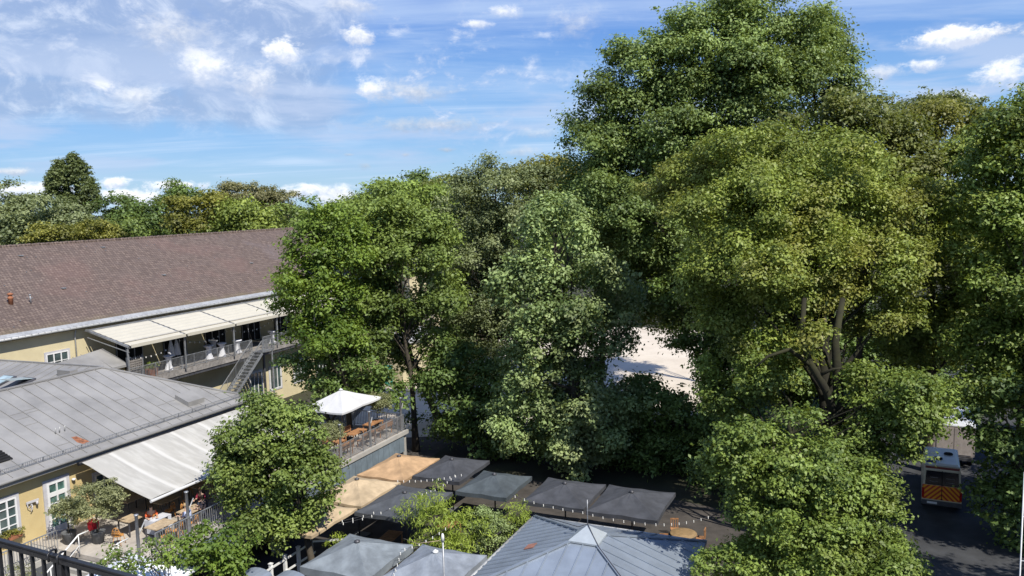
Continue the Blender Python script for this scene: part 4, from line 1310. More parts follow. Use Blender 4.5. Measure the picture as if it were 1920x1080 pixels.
for y in (2.02, 4.4, -.4):
    MB().box(-.03, .03, y - .03, y + .03, 14.12, zt - .04).build('post', M_iron, bc)
    k_ = MB()
    k_.tube([(-.05, y - .03, zt - .03), (-.05, y - .02, zt + .035), (.0, y, zt + .05), (.05, y + .02, zt + .035), (.05, y + .03, zt - .03)], .010, 5)
    k_.build('clamp', M_iron, bc); k_ = MB()
    k_.tube([(-.05, y + .09, zt - .03), (-.05, y + .10, zt + .03), (.0, y + .12, zt + .045), (.05, y + .14, zt + .03), (.05, y + .15, zt - .03)], .010, 5)
    k_.build('clamp', M_iron, bc)
for j, y in enumerate((1.25, 1.95)):
    k_ = MB(); pts = []
    for i in range(26):
        a_ = i * .55; r_ = .055 * (1 - i / 32)
        pts.append((.0, y + .07 + r_ * math.cos(a_), zt - .14 + r_ * math.sin(a_)))
    k_.tube(pts, .007, 5)
    k_.tube([(0, p_[1] * 1, 2 * (zt - .23) - p_[2]) for p_ in pts], .007, 5)
    k_.build('scroll', M_iron, bc)

# ---------------------------------------------------------------- vegetation
rng = np.random.default_rng(11)


def unit(a):
    return a / np.maximum(np.linalg.norm(a, axis=1, keepdims=True), 1e-9)


def leaf_mesh(name, pos, nrm, size, tint, warm, m, parent, aspect=.62, droop=.5):
    n = len(pos)
    t = rng.normal(size=(n, 3)); t[:, 2] -= droop
    t = unit(t - nrm * np.sum(t * nrm, axis=1, keepdims=True))
    b = np.cross(nrm, t)
    s = size[:, None]
    v = np.empty((n, 4, 3), np.float32)
    v[:, 0] = pos - t * s * .5
    v[:, 1] = pos + b * s * aspect * .5 + nrm * s * .10 - t * s * .05
    v[:, 2] = pos + t * s * .5 - nrm * s * .12
    v[:, 3] = pos - b * s * aspect * .5 + nrm * s * .10 - t * s * .05
    me = bpy.data.meshes.new(name)
    me.vertices.add(n * 4); me.loops.add(n * 4); me.polygons.add(n)
    me.vertices.foreach_set('co', v.reshape(-1))
    me.loops.foreach_set('vertex_index', np.arange(n * 4, dtype=np.int32))
    me.polygons.foreach_set('loop_start', np.arange(n, dtype=np.int32) * 4)
    for nm, arr in (('tint', tint), ('warm', warm)):
        a = me.attributes.new(nm, 'FLOAT', 'FACE')
        a.data.foreach_set('value', np.clip(arr, 0, 1).astype(np.float32))
    me.materials.append(m)
    me.update(calc_edges=True)
    o = bpy.data.objects.new(name, me)
    COL.objects.link(o)
    o.parent = parent
    return o


def wave_field(p, k):
    """cheap smooth 3d noise in 0..1"""
    r = np.random.default_rng(int(k * 1000) % 997)
    s = np.zeros(len(p))
    for i in range(5):
        d = r.normal(size=3) * k * (1 + i * .5)
        s += np.sin(p @ d + r.uniform(0, 6.3)) / (1 + i * .35)
    return np.clip(.5 + s * .28, 0, 1)


LEAVES = [0]
COV, DEN = 1.75, 2.1


def clumps_of(lobes, size, cover, down=-.35, back=.45, bough=2.3):
    """leaf clumps on boughs on a union of ellipsoids: centres, outward directions, radii"""
    C = np.array([l[0] for l in lobes], float); Rr = np.array([l[1] for l in lobes], float)
    P, D, S = [], [], []

    def inside(p, i, lim):
        ok = np.ones(len(p), bool)
        for j in range(len(lobes)):
            if j != i:
                ok &= np.linalg.norm((p - C[j]) / Rr[j], axis=1) > lim
        return ok
    for i in range(len(lobes)):
        a, b, c = Rr[i]
        area = 4 * math.pi * (((a * b) ** 1.6 + (a * c) ** 1.6 + (b * c) ** 1.6) / 3) ** (1 / 1.6)
        B = min(size * bough, .62 * min(a, b, c)) if bough else 0
        if B > size * 1.05:
            n = max(5, int(area * 1.15 / (math.pi * B * B)))
            d = unit(rng.normal(size=(n, 3)))
            keep = ((d[:, 2] > down) | (rng.random(n) < .35)) & ((d[:, 1] < .35) | (rng.random(n) < back))
            d = d[keep]
            p = C[i] + d * Rr[i] * (.86 + .17 * rng.normal(size=(len(d), 1)))
            ok = inside(p, i, .62)
            ok &= rng.random(len(p)) > .12
            p, d = p[ok], d[ok]
            Bs = B * rng.uniform(.45, 1.25, len(p))
            k = np.maximum(3, (cover * .98 * (Bs / size) ** 2)).astype(int)
            idx = np.repeat(np.arange(len(p)), k)
            q = unit(rng.normal(size=(len(idx), 3)) + d[idx] * .55 + np.array([0, 0, .75]))
            pp = p[idx] + q * (Bs[idx] * rng.uniform(.55, 1.0, len(idx)))[:, None] * np.array([1, 1, .72])
            P.append(pp); D.append(unit(q + d[idx] * .3)); S.append(size * rng.uniform(.5, 1.15, len(idx)))
            n = max(4, int(area * cover * .30 / (math.pi * size * size)))     # sparse inner foliage
            d = unit(rng.normal(size=(n, 3)))
            p = C[i] + d * Rr[i] * rng.uniform(.45, .75, (n, 1))
            ok = inside(p, i, .5)
            P.append(p[ok]); D.append(d[ok]); S.append(size * rng.uniform(.7, 1.3, ok.sum()))
        else:
            n = max(5, int(area * cover / (math.pi * size * size)))
            d = unit(rng.normal(size=(n, 3)))
            keep = ((d[:, 2] > down) | (rng.random(n) < .3)) & ((d[:, 1] < .35) | (rng.random(n) < back))
            d = d[keep]
            p = C[i] + d * Rr[i] * (1 - .5 * rng.random((len(d), 1)) ** 1.5)
            ok = inside(p, i, .6)
            P.append(p[ok]); D.append(d[ok]); S.append(size * rng.uniform(.6, 1.35, ok.sum()))
    return np.concatenate(P), np.concatenate(D), np.concatenate(S)


def leaves_on(P, D, S, leaf, dens, flat=.6, shell=.45):
    sub = 7
    n = len(P)
    d = unit(rng.normal(size=(n * sub, 3)) + np.repeat(D, sub, 0) * .7 + np.array([0, 0, .45]))
    cp = np.repeat(P, sub, 0) + d * np.repeat(S, sub)[:, None] * rng.uniform(shell, 1.0, (n * sub, 1)) * np.array([1, 1, flat])
    cs = np.repeat(S, sub) * .36
    k = np.maximum(2, (dens * (np.repeat(S, sub) ** 2) * 1.15 / (leaf * leaf) * rng.uniform(.6, 1.3, n * sub))).astype(int)
    idx = np.repeat(np.arange(n * sub), k)
    m = len(idx)
    off = rng.normal(size=(m, 3)) * cs[idx][:, None] * np.array([1, 1, .62])
    pos = cp[idx] + off
    nrm = unit(unit(off + 1e-6) * .3 + d[idx] * .5 + np.array([0, 0, .75]) + rng.normal(size=(m, 3)) * .5)
    ct = rng.random(n)[idx // sub] * .5 + rng.random(n * sub)[idx] * .2
    return pos, nrm, ct


def limbs(mb, base, top, r0, P, n_limb, seed, wob=.5, start=.35):
    rr = random.Random(seed)
    base, top = Vector(base), Vector(top)
    pts, rad = [], []
    N = 9
    for i in range(N):
        t = i / (N - 1)
        p = base.lerp(top, t) + Vector((rr.uniform(-wob, wob), rr.uniform(-wob, wob), 0)) * (t * .8 if i else 0)
        pts.append(p)
        rad.append(r0 * (1.35 if i == 0 else (1 - t) * .85 + .12))
    mb.tube(pts, rad, 8)
    sel = rng.permutation(len(P))[:n_limb]
    for q in sel:
        tgt = Vector(P[q])
        h = min(.97, max(start, (tgt.z - base.z) / max(.1, (top.z - base.z)) * .62 + rr.uniform(-.1, .1)))
        i = h * (N - 1); a = int(min(N - 2, i)); st = pts[a].lerp(pts[a + 1], i - a)
        rs = rad[a] * rr.uniform(.3, .55)
        L = (tgt - st).length
        if L < .4:
            continue
        mid1 = st.lerp(tgt, .35) + Vector((rr.uniform(-.1, .1), rr.uniform(-.1, .1), rr.uniform(.0, .16))) * L
        mid2 = st.lerp(tgt, .7) + Vector((rr.uniform(-.08, .08), rr.uniform(-.08, .08), rr.uniform(.0, .12))) * L
        mb.tube([st, mid1, mid2, tgt], [rs, rs * .7, rs * .42, .015], 5, caps=False)


M_bark = mat('bark', (.085, .07, .05), .95, .3, 4.0, .8, c2=(.045, .037, .027))
M_bark_moss = mat('mossy_bark', (.036, .036, .014), .95, .3, 1.2, .9, c2=(.014, .012, .009))
PAL = dict(
    poplar=leafmat('poplar_leaf', (.036, .056, .022), (.085, .115, .050), (.14, .15, .08)),
    maple=leafmat('maple_leaf', (.038, .072, .015), (.130, .190, .045), (.17, .17, .035)),
    olive=leafmat('olive_yellow_leaf', (.044, .074, .015), (.155, .205, .046), (.18, .17, .035)),
    brown=leafmat('brownish_leaf', (.040, .055, .018), (.105, .130, .040), (.12, .10, .035)),
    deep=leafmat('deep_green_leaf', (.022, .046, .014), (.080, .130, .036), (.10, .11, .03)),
    tall=leafmat('tall_tree_leaf', (.036, .066, .022), (.128, .188, .066), (.14, .15, .04)),
    silver=leafmat('pale_underside_leaf', (.044, .082, .028), (.155, .220, .095), (.26, .27, .14)),
    lime=leafmat('lime_leaf', (.036, .078, .012), (.100, .155, .028), (.22, .24, .02), .35),
    grey=leafmat('willow_leaf', (.050, .076, .038), (.120, .150, .080), (.16, .16, .08)),
    ochre=leafmat('ochre_leaf', (.055, .068, .014), (.125, .132, .028), (.16, .13, .02)),
    tan=leafmat('tan_leaf', (.085, .090, .045), (.15, .155, .09), (.17, .15, .08)),
    chestnut=leafmat('chestnut_leaf', (.036, .066, .016), (.122, .175, .048), (.16, .15, .04)),
    oliv=leafmat('olive_tree_leaf', (.055, .07, .035), (.15, .17, .095), (.2, .18, .08)),
    bamboo=leafmat('bamboo_leaf', (.06, .11, .014), (.17, .24, .04), (.26, .26, .05), .35),
)


def tree(name, label, y, lobes, pal, leaf=.26, clump=1.0, cover=1.25, dens=1.0, base=None, trunk=.32, limb=14, warmk=.0, warmth=.0,
         group=None, cat='tree', bz=0.0, bark=None, down=-.35, back=.45, shell=.55, sprout=0, parts=('trunk', 'crown'), extra=(), bough=2.3):
    global rng
    rng = np.random.default_rng(int(y * 100 + lobes[0][0] * 7 + lobes[0][1]) % 99991)
    L = []
    for l in lobes:
        px, py, rx, ry = l[:4]
        yy = y + (l[4] if len(l) > 4 else 0)
        k = yy / F
        L.append((at(px, py, yy), (rx * k, (rx + ry) * .5 * k * (l[5] if len(l) > 5 else 1), ry * k)))
    cx = np.array([l[0] for l in L])
    bx = cx.mean(0)
    if base:
        q = at(base[0], 540, y + (base[1] if len(base) > 1 else 0))
        bpt = Vector((q.x, q.y, bz))
    else:
        bpt = Vector((bx[0], bx[1], bz))
    e = thing(name, label, cat, 0, 0, world=bpt, group=group)
    o = np.array(bpt)
    P, D, S = clumps_of(L, clump, cover * COV, down, back, bough)
    sprout = max(sprout, int(len(P) * .10))
    if sprout:
        i = rng.permutation(len(P))[:sprout]
        P = np.concatenate([P, P[i] + D[i] * clump * rng.uniform(.5, 1.35, (len(i), 1))])
        D = np.concatenate([D, D[i]]); S = np.concatenate([S, S[i] * .42])
    pos, nrm, ct = leaves_on(P, D, S, leaf, dens * DEN, shell=shell)
    m = len(pos)
    tint = ct * .8 + rng.random(m) * .2 + (wave_field(pos, .7) - .5) * .45 + .1
    warm = (np.clip(wave_field(pos, .5) - (1 - warmk), 0, 1) * 1.6 + (rng.random(m) < .15) * .5) * warmth * .8 if warmth else np.zeros(m)
    size = leaf * rng.uniform(.45, 1.42, m)
    mb = MB(bpt)
    top = Vector(cx[np.argmax(cx[:, 2])])
    limbs(mb, bpt, (bpt.lerp(top, .8).x, bpt.lerp(top, .8).y, top.z), trunk, P, limb, len(name) + int(y))
    for pts, ra, rb in extra:
        pp = [at(q[0], q[1], y + q[2]) for q in pts]
        mb.tube(pp, [ra + (rb - ra) * i / (len(pp) - 1) for i in range(len(pp))], 8)
    mb.build(parts[0], bark or M_bark, e)
    leaf_mesh(parts[1], pos - o, nrm, size, tint, warm, PAL[pal], e)
    LEAVES[0] += m
    return e

WOOD = 'trees along the river beyond the roofs'
# the tall pair that breaks the skyline
tree('tall_tree', 'tallest tree of all, broad dark green crown rising high above the yellowish maple', 62,
     [(1470, 96, 80, 60), (1375, 112, 88, 74), (1290, 120, 78, 88), (1205, 160, 60, 56), (1218, 112, 40, 32), (1320, 70, 60, 40), (1128, 200, 44, 50), (1108, 275, 42, 54), (1122, 350, 64, 75), (1225, 255, 100, 95), (1180, 340, 80, 70), (1285, 290, 90, 70, 2), (1110, 410, 50, 50), (1340, 200, 92, 88),
      (1440, 170, 90, 75), (1180, 440, 80, 80), (1290, 350, 90, 80, 3), (1250, 520, 90, 90, 4), (1370, 300, 70, 50, 4)],
     'tall', leaf=.245, clump=1.3, cover=1.4, base=(1345,), trunk=.6, limb=34, sprout=60)
tree('tall_tree', 'narrow tall dark tree standing against the right side of the tallest crown', 67,
     [(1548, 108, 34, 56), (1535, 160, 40, 66), (1560, 210, 34, 66), (1505, 52, 30, 22)], 'tall', leaf=.25, clump=1.2, base=(1555,), trunk=.4, limb=12, sprout=16)
# yellowish maple in the centre right
tree('maple_tree', 'large yellow green maple with thick mossy forked trunk showing under its crown', 43,
     [(1400, 330, 118, 72, 3), (1335, 425, 62, 80), (1460, 410, 120, 85), (1590, 380, 110, 80, 2), (1365, 530, 76, 85), (1480, 510, 115, 85, -1), (1610, 500, 88, 85), (1420, 610, 92, 55), (1640, 570, 66, 62),
      (1290, 360, 66, 66, 5), (1560, 560, 70, 50), (1500, 300, 90, 60, 5), (1540, 640, 26, 22, -5), (1460, 670, 40, 26, -2)],
     'olive', leaf=.185, clump=.95, cover=1.35, base=(1574, -4), trunk=.5, extra=[([(1572, 800, -4), (1548, 730, -4.2), (1518, 680, -4.4), (1503, 630, -4.2), (1508, 560, -3)], .23, .12), ([(1574, 790, -4), (1570, 700, -4), (1566, 640, -3.8), (1580, 560, -3)], .30, .14), ([(1520, 685, -4.4), (1480, 655, -4.6), (1440, 668, -4.8), (1415, 690, -4.8)], .13, .04), ([(1580, 780, -4), (1615, 735, -4.4), (1632, 700, -4.6)], .14, .04), ([(1534, 705, -4.3), (1562, 692, -4.6), (1580, 690, -4.7)], .09, .03)], limb=26, warmk=.55, warmth=.9, bark=M_bark_moss, sprout=50)
tree('maple_tree', 'spreading green maple hanging over the ambulance, left of the road', 38,
     [(1680, 740, 80, 52), (1700, 790, 44, 40), (1650, 815, 58, 45), (1680, 862, 40, 28), (1590, 850, 52, 48, 1), (1430, 705, 56, 56, 3), (1370, 730, 60, 60, 4)],
     'maple', leaf=.19, clump=.72, cover=1.3, base=(1580, -1), trunk=.3, limb=20, warmk=.4, warmth=.5, bark=M_bark_moss, sprout=24)
tree('maple_tree', 'bright leafy maple nearest the camera, filling the bottom right beside the blue pavilion roof', 30,
     [(1412, 835, 66, 54), (1500, 880, 110, 75), (1412, 945, 66, 70), (1530, 960, 120, 80), (1625, 955, 48, 46), (1412, 1055, 90, 62), (1560, 1060, 130, 70), (1670, 1050, 48, 42), (1595, 900, 50, 40), (1362, 880, 28, 38)],
     'maple', leaf=.15, clump=.55, cover=1.45, base=(1500,), trunk=.3, limb=18, warmk=.45, warmth=.5, sprout=60)
tree('brownish_tree', 'dull brownish tree whose top shows between the tallest tree and the right hand maples', 50,
     [(1570, 245, 78, 52), (1645, 265, 62, 50), (1500, 285, 88, 50), (1700, 320, 72, 60), (1640, 215, 22, 20), (1620, 340, 80, 60)], 'brown', leaf=.24, clump=1.0, cover=1.2, dens=.85, base=(1610,), limb=24, warmk=.5, warmth=.6, sprout=40)
tree('maple_tree', 'middle maple of the right hand row with muted green crown', 50,
     [(1760, 350, 92, 75), (1715, 440, 76, 76), (1800, 470, 80, 76), (1740, 560, 84, 72), (1800, 620, 66, 60), (1690, 640, 60, 54)], 'olive', leaf=.22, clump=1.0, base=(1750,), limb=18, warmk=.3, warmth=.5, sprout=30)
tree('maple_tree', 'tall green maple cut off by the right edge of the view', 43,
     [(1908, 215, 42, 42), (1890, 300, 66, 66), (1850, 390, 72, 70), (1915, 420, 60, 80), (1870, 520, 76, 76), (1925, 580, 66, 90), (1860, 640, 72, 66), (1905, 730, 66, 60), (1830, 710, 50, 34)], 'maple', leaf=.21, clump=.9, base=(1930,), limb=18, warmk=.45, warmth=.6, sprout=40)
tree('shade_tree', 'dark shaded tree overhanging the road at the right edge', 39,
     [(1870, 780, 60, 50), (1890, 880, 52, 70), (1850, 830, 30, 40), (1870, 950, 36, 50), (1915, 1000, 30, 60)], 'deep', leaf=.24, clump=.75, cover=1.0, dens=.8, base=(1960,), limb=16)
tree('background_tree', 'rounded ochre tree top behind the right hand maples', 85, [(1775, 232, 88, 34), (1700, 250, 60, 34), (1850, 250, 60, 34)], 'ochre', leaf=.34, clump=1.3, base=(1770,))
tree('background_tree', 'pale green tree top peeking over the ochre crown at right', 96, [(1742, 208, 38, 22), (1790, 210, 40, 20), (1695, 225, 30, 20)], 'grey', leaf=.36, clump=1.3, base=(1745,))
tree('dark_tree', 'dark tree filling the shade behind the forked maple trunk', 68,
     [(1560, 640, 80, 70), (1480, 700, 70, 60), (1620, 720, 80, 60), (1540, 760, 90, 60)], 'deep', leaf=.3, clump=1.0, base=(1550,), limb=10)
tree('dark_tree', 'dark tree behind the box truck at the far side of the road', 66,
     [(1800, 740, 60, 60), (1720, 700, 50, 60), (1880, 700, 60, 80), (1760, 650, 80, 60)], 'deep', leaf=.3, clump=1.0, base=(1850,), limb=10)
for i, (x_, y_, l_) in enumerate([(33.5, 34, 'broad maple shading the ambulance from the right of the road'), (27.5, 21, 'broad maple shading the near end of the road'), (41, 45, 'broad maple farther along the right side of the road')]):
    q_ = [(960 + F * (x_ + a_) / (y_ + b_), 360 + F * (CH - z_) / (y_ + b_), F * r_ / y_, F * r_ * .8 / y_, b_) for a_, b_, z_, r_ in ((0, 0, 15, 5), (3, 2, 12, 4.5), (-3.0, 1, 12, 3.4), (1, -3, 11, 4.4), (0, 4, 10, 4.2), (-1, -1, 8.5, 3.6))]
    tree('maple_tree', l_, y_, q_, 'maple', leaf=.34, clump=1.2, cover=1.0, limb=12, trunk=.35, group='maples along the right side of the road')
# centre
tree('silver_maple', 'pale glittering maple in the centre behind the dark umbrellas', 51,
     [(1045, 420, 58, 42), (1030, 490, 72, 62), (1100, 500, 52, 52), (1080, 570, 92, 72), (1020, 640, 76, 70), (1110, 660, 78, 62), (1060, 740, 96, 70), (990, 790, 52, 62), (1075, 820, 90, 52), (1150, 790, 50, 50), (985, 560, 40, 60), (1140, 650, 26, 50)],
     'silver', leaf=.23, clump=.95, cover=1.2, base=(1085,), trunk=.36, limb=24, warmk=.5, warmth=.6, sprout=50)
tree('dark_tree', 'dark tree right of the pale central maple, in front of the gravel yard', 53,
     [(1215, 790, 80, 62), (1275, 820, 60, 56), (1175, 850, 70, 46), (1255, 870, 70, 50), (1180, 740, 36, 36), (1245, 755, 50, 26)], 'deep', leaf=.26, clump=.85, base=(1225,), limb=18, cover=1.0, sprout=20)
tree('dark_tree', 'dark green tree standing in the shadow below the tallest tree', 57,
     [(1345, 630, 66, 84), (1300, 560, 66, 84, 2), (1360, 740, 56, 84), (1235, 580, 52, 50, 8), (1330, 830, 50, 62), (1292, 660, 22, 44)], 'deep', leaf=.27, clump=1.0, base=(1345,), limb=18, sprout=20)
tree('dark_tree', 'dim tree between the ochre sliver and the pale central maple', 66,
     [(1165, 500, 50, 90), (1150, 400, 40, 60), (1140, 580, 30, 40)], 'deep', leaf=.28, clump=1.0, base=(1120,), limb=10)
tree('wispy_tree', 'tall fine leaved grey green tree left of the pale central maple', 62,
     [(925, 350, 62, 34), (890, 400, 56, 56), (965, 390, 76, 52), (905, 480, 62, 74), (960, 470, 50, 60), (885, 580, 52, 74), (940, 640, 60, 74), (880, 680, 40, 50), (928, 318, 22, 16), (1000, 350, 40, 30)],
     'grey', leaf=.20, clump=.85, cover=1.25, dens=.8, base=(920,), trunk=.26, limb=40, sprout=50)
tree('background_tree', 'green and rust tinged crown behind the wispy tree', 78,
     [(1010, 345, 76, 30), (1070, 375, 46, 42), (1105, 410, 30, 42), (1040, 320, 40, 14)], 'ochre', leaf=.3, clump=1.1, base=(1040,))
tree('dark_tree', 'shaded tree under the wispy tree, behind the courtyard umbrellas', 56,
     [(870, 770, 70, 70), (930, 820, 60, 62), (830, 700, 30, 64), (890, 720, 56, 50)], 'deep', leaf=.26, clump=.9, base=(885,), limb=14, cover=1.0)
# left of centre
tree('ash_tree', 'bright yellow green tree in front of the end of the tiled roof', 53,
     [(625, 425, 42, 30), (595, 485, 46, 42), (566, 545, 26, 32), (612, 555, 66, 56), (588, 620, 38, 44), (630, 640, 56, 50), (655, 480, 40, 50)],
     'lime', leaf=.23, clump=.9, base=(645,), limb=14, trunk=.25, sprout=24)
tree('dark_tree', 'dark bushy tree at the foot of the metal stair, beside the white parasol', 54,
     [(610, 700, 60, 42), (560, 690, 26, 30), (670, 710, 60, 40), (720, 735, 40, 24)], 'deep', leaf=.25, clump=.8, base=(640,), limb=10)
tree('maple_tree', 'dark green maple with a slim bare trunk left of the wispy tree', 57,
     [(740, 420, 78, 50), (700, 480, 66, 56), (790, 475, 56, 56), (740, 575, 60, 36), (825, 570, 34, 48), (700, 630, 52, 50), (810, 480, 40, 60), (690, 560, 44, 40), (830, 650, 28, 40)],
     'chestnut', leaf=.23, clump=.9, cover=1.15, base=(768,), trunk=.24, limb=24, sprout=24)
tree('dark_tree', 'dark tree closing the gap right of the slim bare trunk', 65,
     [(800, 610, 44, 50), (850, 560, 50, 60), (725, 660, 36, 44), (835, 705, 44, 40), (700, 560, 50, 50), (880, 640, 40, 50)], 'deep', leaf=.28, clump=.9, base=(815,), limb=12, cover=1.0)
tree('sapling', 'small bright lime sapling lit in the gap between dark trees', 60, [(845, 655, 18, 18), (865, 665, 14, 8)], 'lime', leaf=.22, clump=.5, base=(850,), trunk=.06, limb=6)
tree('background_tree', 'mid green crown behind the dark maple, left of the round dark top', 84,
     [(700, 395, 58, 32), (750, 372, 46, 26), (650, 410, 46, 26), (690, 370, 30, 14), (820, 400, 40, 40)], 'maple', leaf=.32, clump=1.1, base=(700,))
tree('background_tree', 'brownish green crown between the round dark top and the wispy tree', 90, [(842, 368, 40, 30), (870, 380, 30, 30), (800, 385, 40, 30)], 'brown', leaf=.32, clump=1.1, base=(845,))
tree('background_tree', 'round dark green tree top rising above its neighbours left of centre', 98, [(786, 352, 32, 22), (775, 375, 30, 20), (800, 370, 28, 20)], 'deep', leaf=.34, clump=1.0, base=(786,))
# close to the terrace
tree('chestnut_tree', 'leafy tree growing between the white awning and the beige parasols', 37,
     [(505, 775, 42, 34), (470, 825, 54, 40), (545, 815, 66, 46), (450, 890, 46, 40), (530, 890, 80, 55), (598, 872, 32, 36), (480, 945, 64, 40), (562, 945, 44, 32), (520, 985, 50, 26), (612, 925, 16, 14), (420, 880, 22, 20)],
     'chestnut', leaf=.18, clump=.6, cover=1.3, base=(563,), trunk=.2, limb=22, warmk=.3, warmth=.3, sprout=40)
tree('lime_bush', 'yellow green bushy tree at the bottom, left of the white fence', 30.5,
     [(395, 1012, 44, 28), (430, 1045, 34, 32), (350, 1045, 36, 26), (405, 1072, 46, 22)], 'lime', leaf=.17, clump=.42, cover=1.2, base=(400,), trunk=.12, limb=14, sprout=20)
tree('climbing_tree', 'thin branches with sparse leaves over the white canopy at bottom left', 28,
     [(250, 1035, 50, 14), (200, 1070, 40, 12), (300, 1020, 30, 10), (262, 1062, 40, 14)], 'maple', leaf=.14, clump=.3, cover=.55, dens=.6, base=(262,), trunk=.08, limb=26)
# far left skyline, beyond the tiled roof
def far(label, y, lobes, pal, **k):
    k.setdefault('leaf', .42); k.setdefault('clump', 1.5)
    return tree(k.pop('name', 'background_tree'), label, y, lobes, pal, group=WOOD, limb=k.pop('limb', 8), **k)
far('grey green willow at the far left edge, in front of the poplar', 118, [(30, 410, 66, 42), (-20, 430, 60, 50), (60, 395, 40, 28)], 'grey', name='willow_tree')
far('grey willow below and left of the poplar', 110, [(100, 425, 56, 38), (130, 445, 30, 26), (60, 440, 40, 30)], 'grey', name='willow_tree')
far('tall poplar with several upright spires above the left skyline', 140, [(112, 340, 7, 36), (126, 332, 8, 34), (141, 322, 10, 36), (156, 340, 11, 38), (171, 365, 12, 34), (99, 354, 10, 32), (112, 340, 10, 40), (140, 390, 38, 26), (120, 390, 18, 16), (140, 415, 34, 22), (128, 385, 14, 26), (181, 385, 8, 20)],
    'poplar', name='poplar_tree', leaf=.30, clump=.42, cover=1.6, bough=0, trunk=.5)
far('yellow bush behind the ridge of the tiled roof, nearest the left edge', 99, [(82, 445, 26, 16), (108, 446, 28, 17)], 'ochre', name='yellow_bush', clump=.9, leaf=.3)
far('pale yellow bush behind the roof ridge below the poplar', 103, [(180, 434, 36, 18), (205, 444, 22, 14), (160, 446, 20, 14)], 'ochre', name='yellow_bush', clump=.9, leaf=.3)
far('dark round tree immediately right of the poplar', 128, [(218, 392, 26, 20), (232, 412, 34, 26), (210, 420, 20, 24)], 'deep')
far('low green tree over the roof ridge, third crown right of the poplar', 108, [(250, 432, 34, 18), (235, 442, 30, 14)], 'chestnut')
far('dark green tree beneath the gap in the clouds, left of the dark conifer', 124, [(285, 408, 38, 22), (262, 410, 26, 20), (300, 425, 40, 22)], 'deep')
far('dark pointed conifer rising behind the ochre tree', 138, [(335, 362, 18, 14), (330, 378, 22, 18), (350, 374, 22, 14), (375, 374, 24, 8)], 'deep', name='conifer_tree')
far('broad ochre tree left of the pale brown crowns', 114, [(355, 405, 36, 26), (400, 398, 44, 32), (380, 425, 56, 22), (340, 430, 30, 16)], 'ochre', name='ochre_tree')
far('ochre green tree in front of the first pale brown crown', 111, [(450, 410, 46, 28), (420, 425, 36, 20), (475, 425, 36, 20)], 'olive', name='ochre_tree')
far('first pale brown fine twigged crown, left of the other', 138, [(438, 362, 24, 18), (462, 366, 26, 20), (450, 385, 36, 20), (420, 375, 14, 14)], 'tan', name='bare_top_tree', leaf=.32, clump=1.1, cover=1.3)
far('second pale brown crown, right of the first', 141, [(500, 370, 18, 18), (525, 375, 20, 20), (515, 392, 30, 18)], 'tan', name='bare_top_tree', leaf=.32, clump=1.1, cover=1.3)
far('green tree above the right end of the tiled roof ridge', 118, [(530, 408, 34, 22), (560, 415, 30, 20), (505, 420, 30, 16)], 'chestnut')
far('small round dark tree at the right end of the left skyline', 132, [(580, 386, 17, 11), (582, 402, 22, 16)], 'deep')
far('dark low tree at the gap left of the bright ash tree', 122, [(606, 408, 26, 14), (625, 415, 24, 16), (595, 425, 26, 14)], 'deep')
# undergrowth nobody could count, and the far wood
def mass(name, label, cat, rows, pal, leaf, clump, cover=1.0):
    pos_, nrm_, ct_ = [], [], []
    L = [(Vector((x, y, z)), (rx, ry, rz)) for x, y, z, rx, ry, rz in rows]
    P, D, S = clumps_of(L, clump, cover)
    pos, nrm, ct = leaves_on(P, D, S, leaf, .9)
    m = len(pos)
    o = leaf_mesh(name, pos, nrm, leaf * rng.uniform(.7, 1.3, m), ct + rng.random(m) * .3, np.zeros(m), PAL[pal], None)
    LEAVES[0] += m
    return tag(o, label, cat, None, 'stuff')


rr = random.Random(5)
rows = []
for i in range(90):
    a = R(-44 + i * 1.0 + rr.uniform(-.4, .4)); d = rr.uniform(190, 260)
    h = rr.uniform(13.5, 15.5)
    rows.append((d * math.sin(a), d * math.cos(a), h * .5, rr.uniform(6, 9), 5, h * .55))
mass('far_wood', 'dense mixed wood closing the horizon behind all the nearer trees', 'wood', rows, 'chestnut', 1.0, 2.6, 1.0)
rows = []
for px, y, h in [(790, 58, 2.5), (840, 56, 3), (900, 60, 3), (960, 55, 2.4), (1010, 58, 3), (1080, 56, 2.6), (1140, 59, 3), (1190, 55, 2.2), (1250, 50, 2.2), (1300, 50, 3), (1350, 47, 3), (1310, 54, 3.4), (1400, 50, 3.5), (1460, 50, 4), (1520, 52, 4), (1480, 47, 3), (1640, 60, 4), (1600, 56, 4), (1390, 58, 5), (1700, 62, 4)]:
    q = at(px, 540, y)
    rows.append((q.x, y, h * .45, rr.uniform(2, 3), rr.uniform(1.2, 2), h * .6))
mass('undergrowth', 'dark shrubs growing in the shade under the park trees', 'shrubs', rows, 'deep', .24, .8, .8)
open('/tmp/w_leaves','w').write(str(LEAVES[0]))
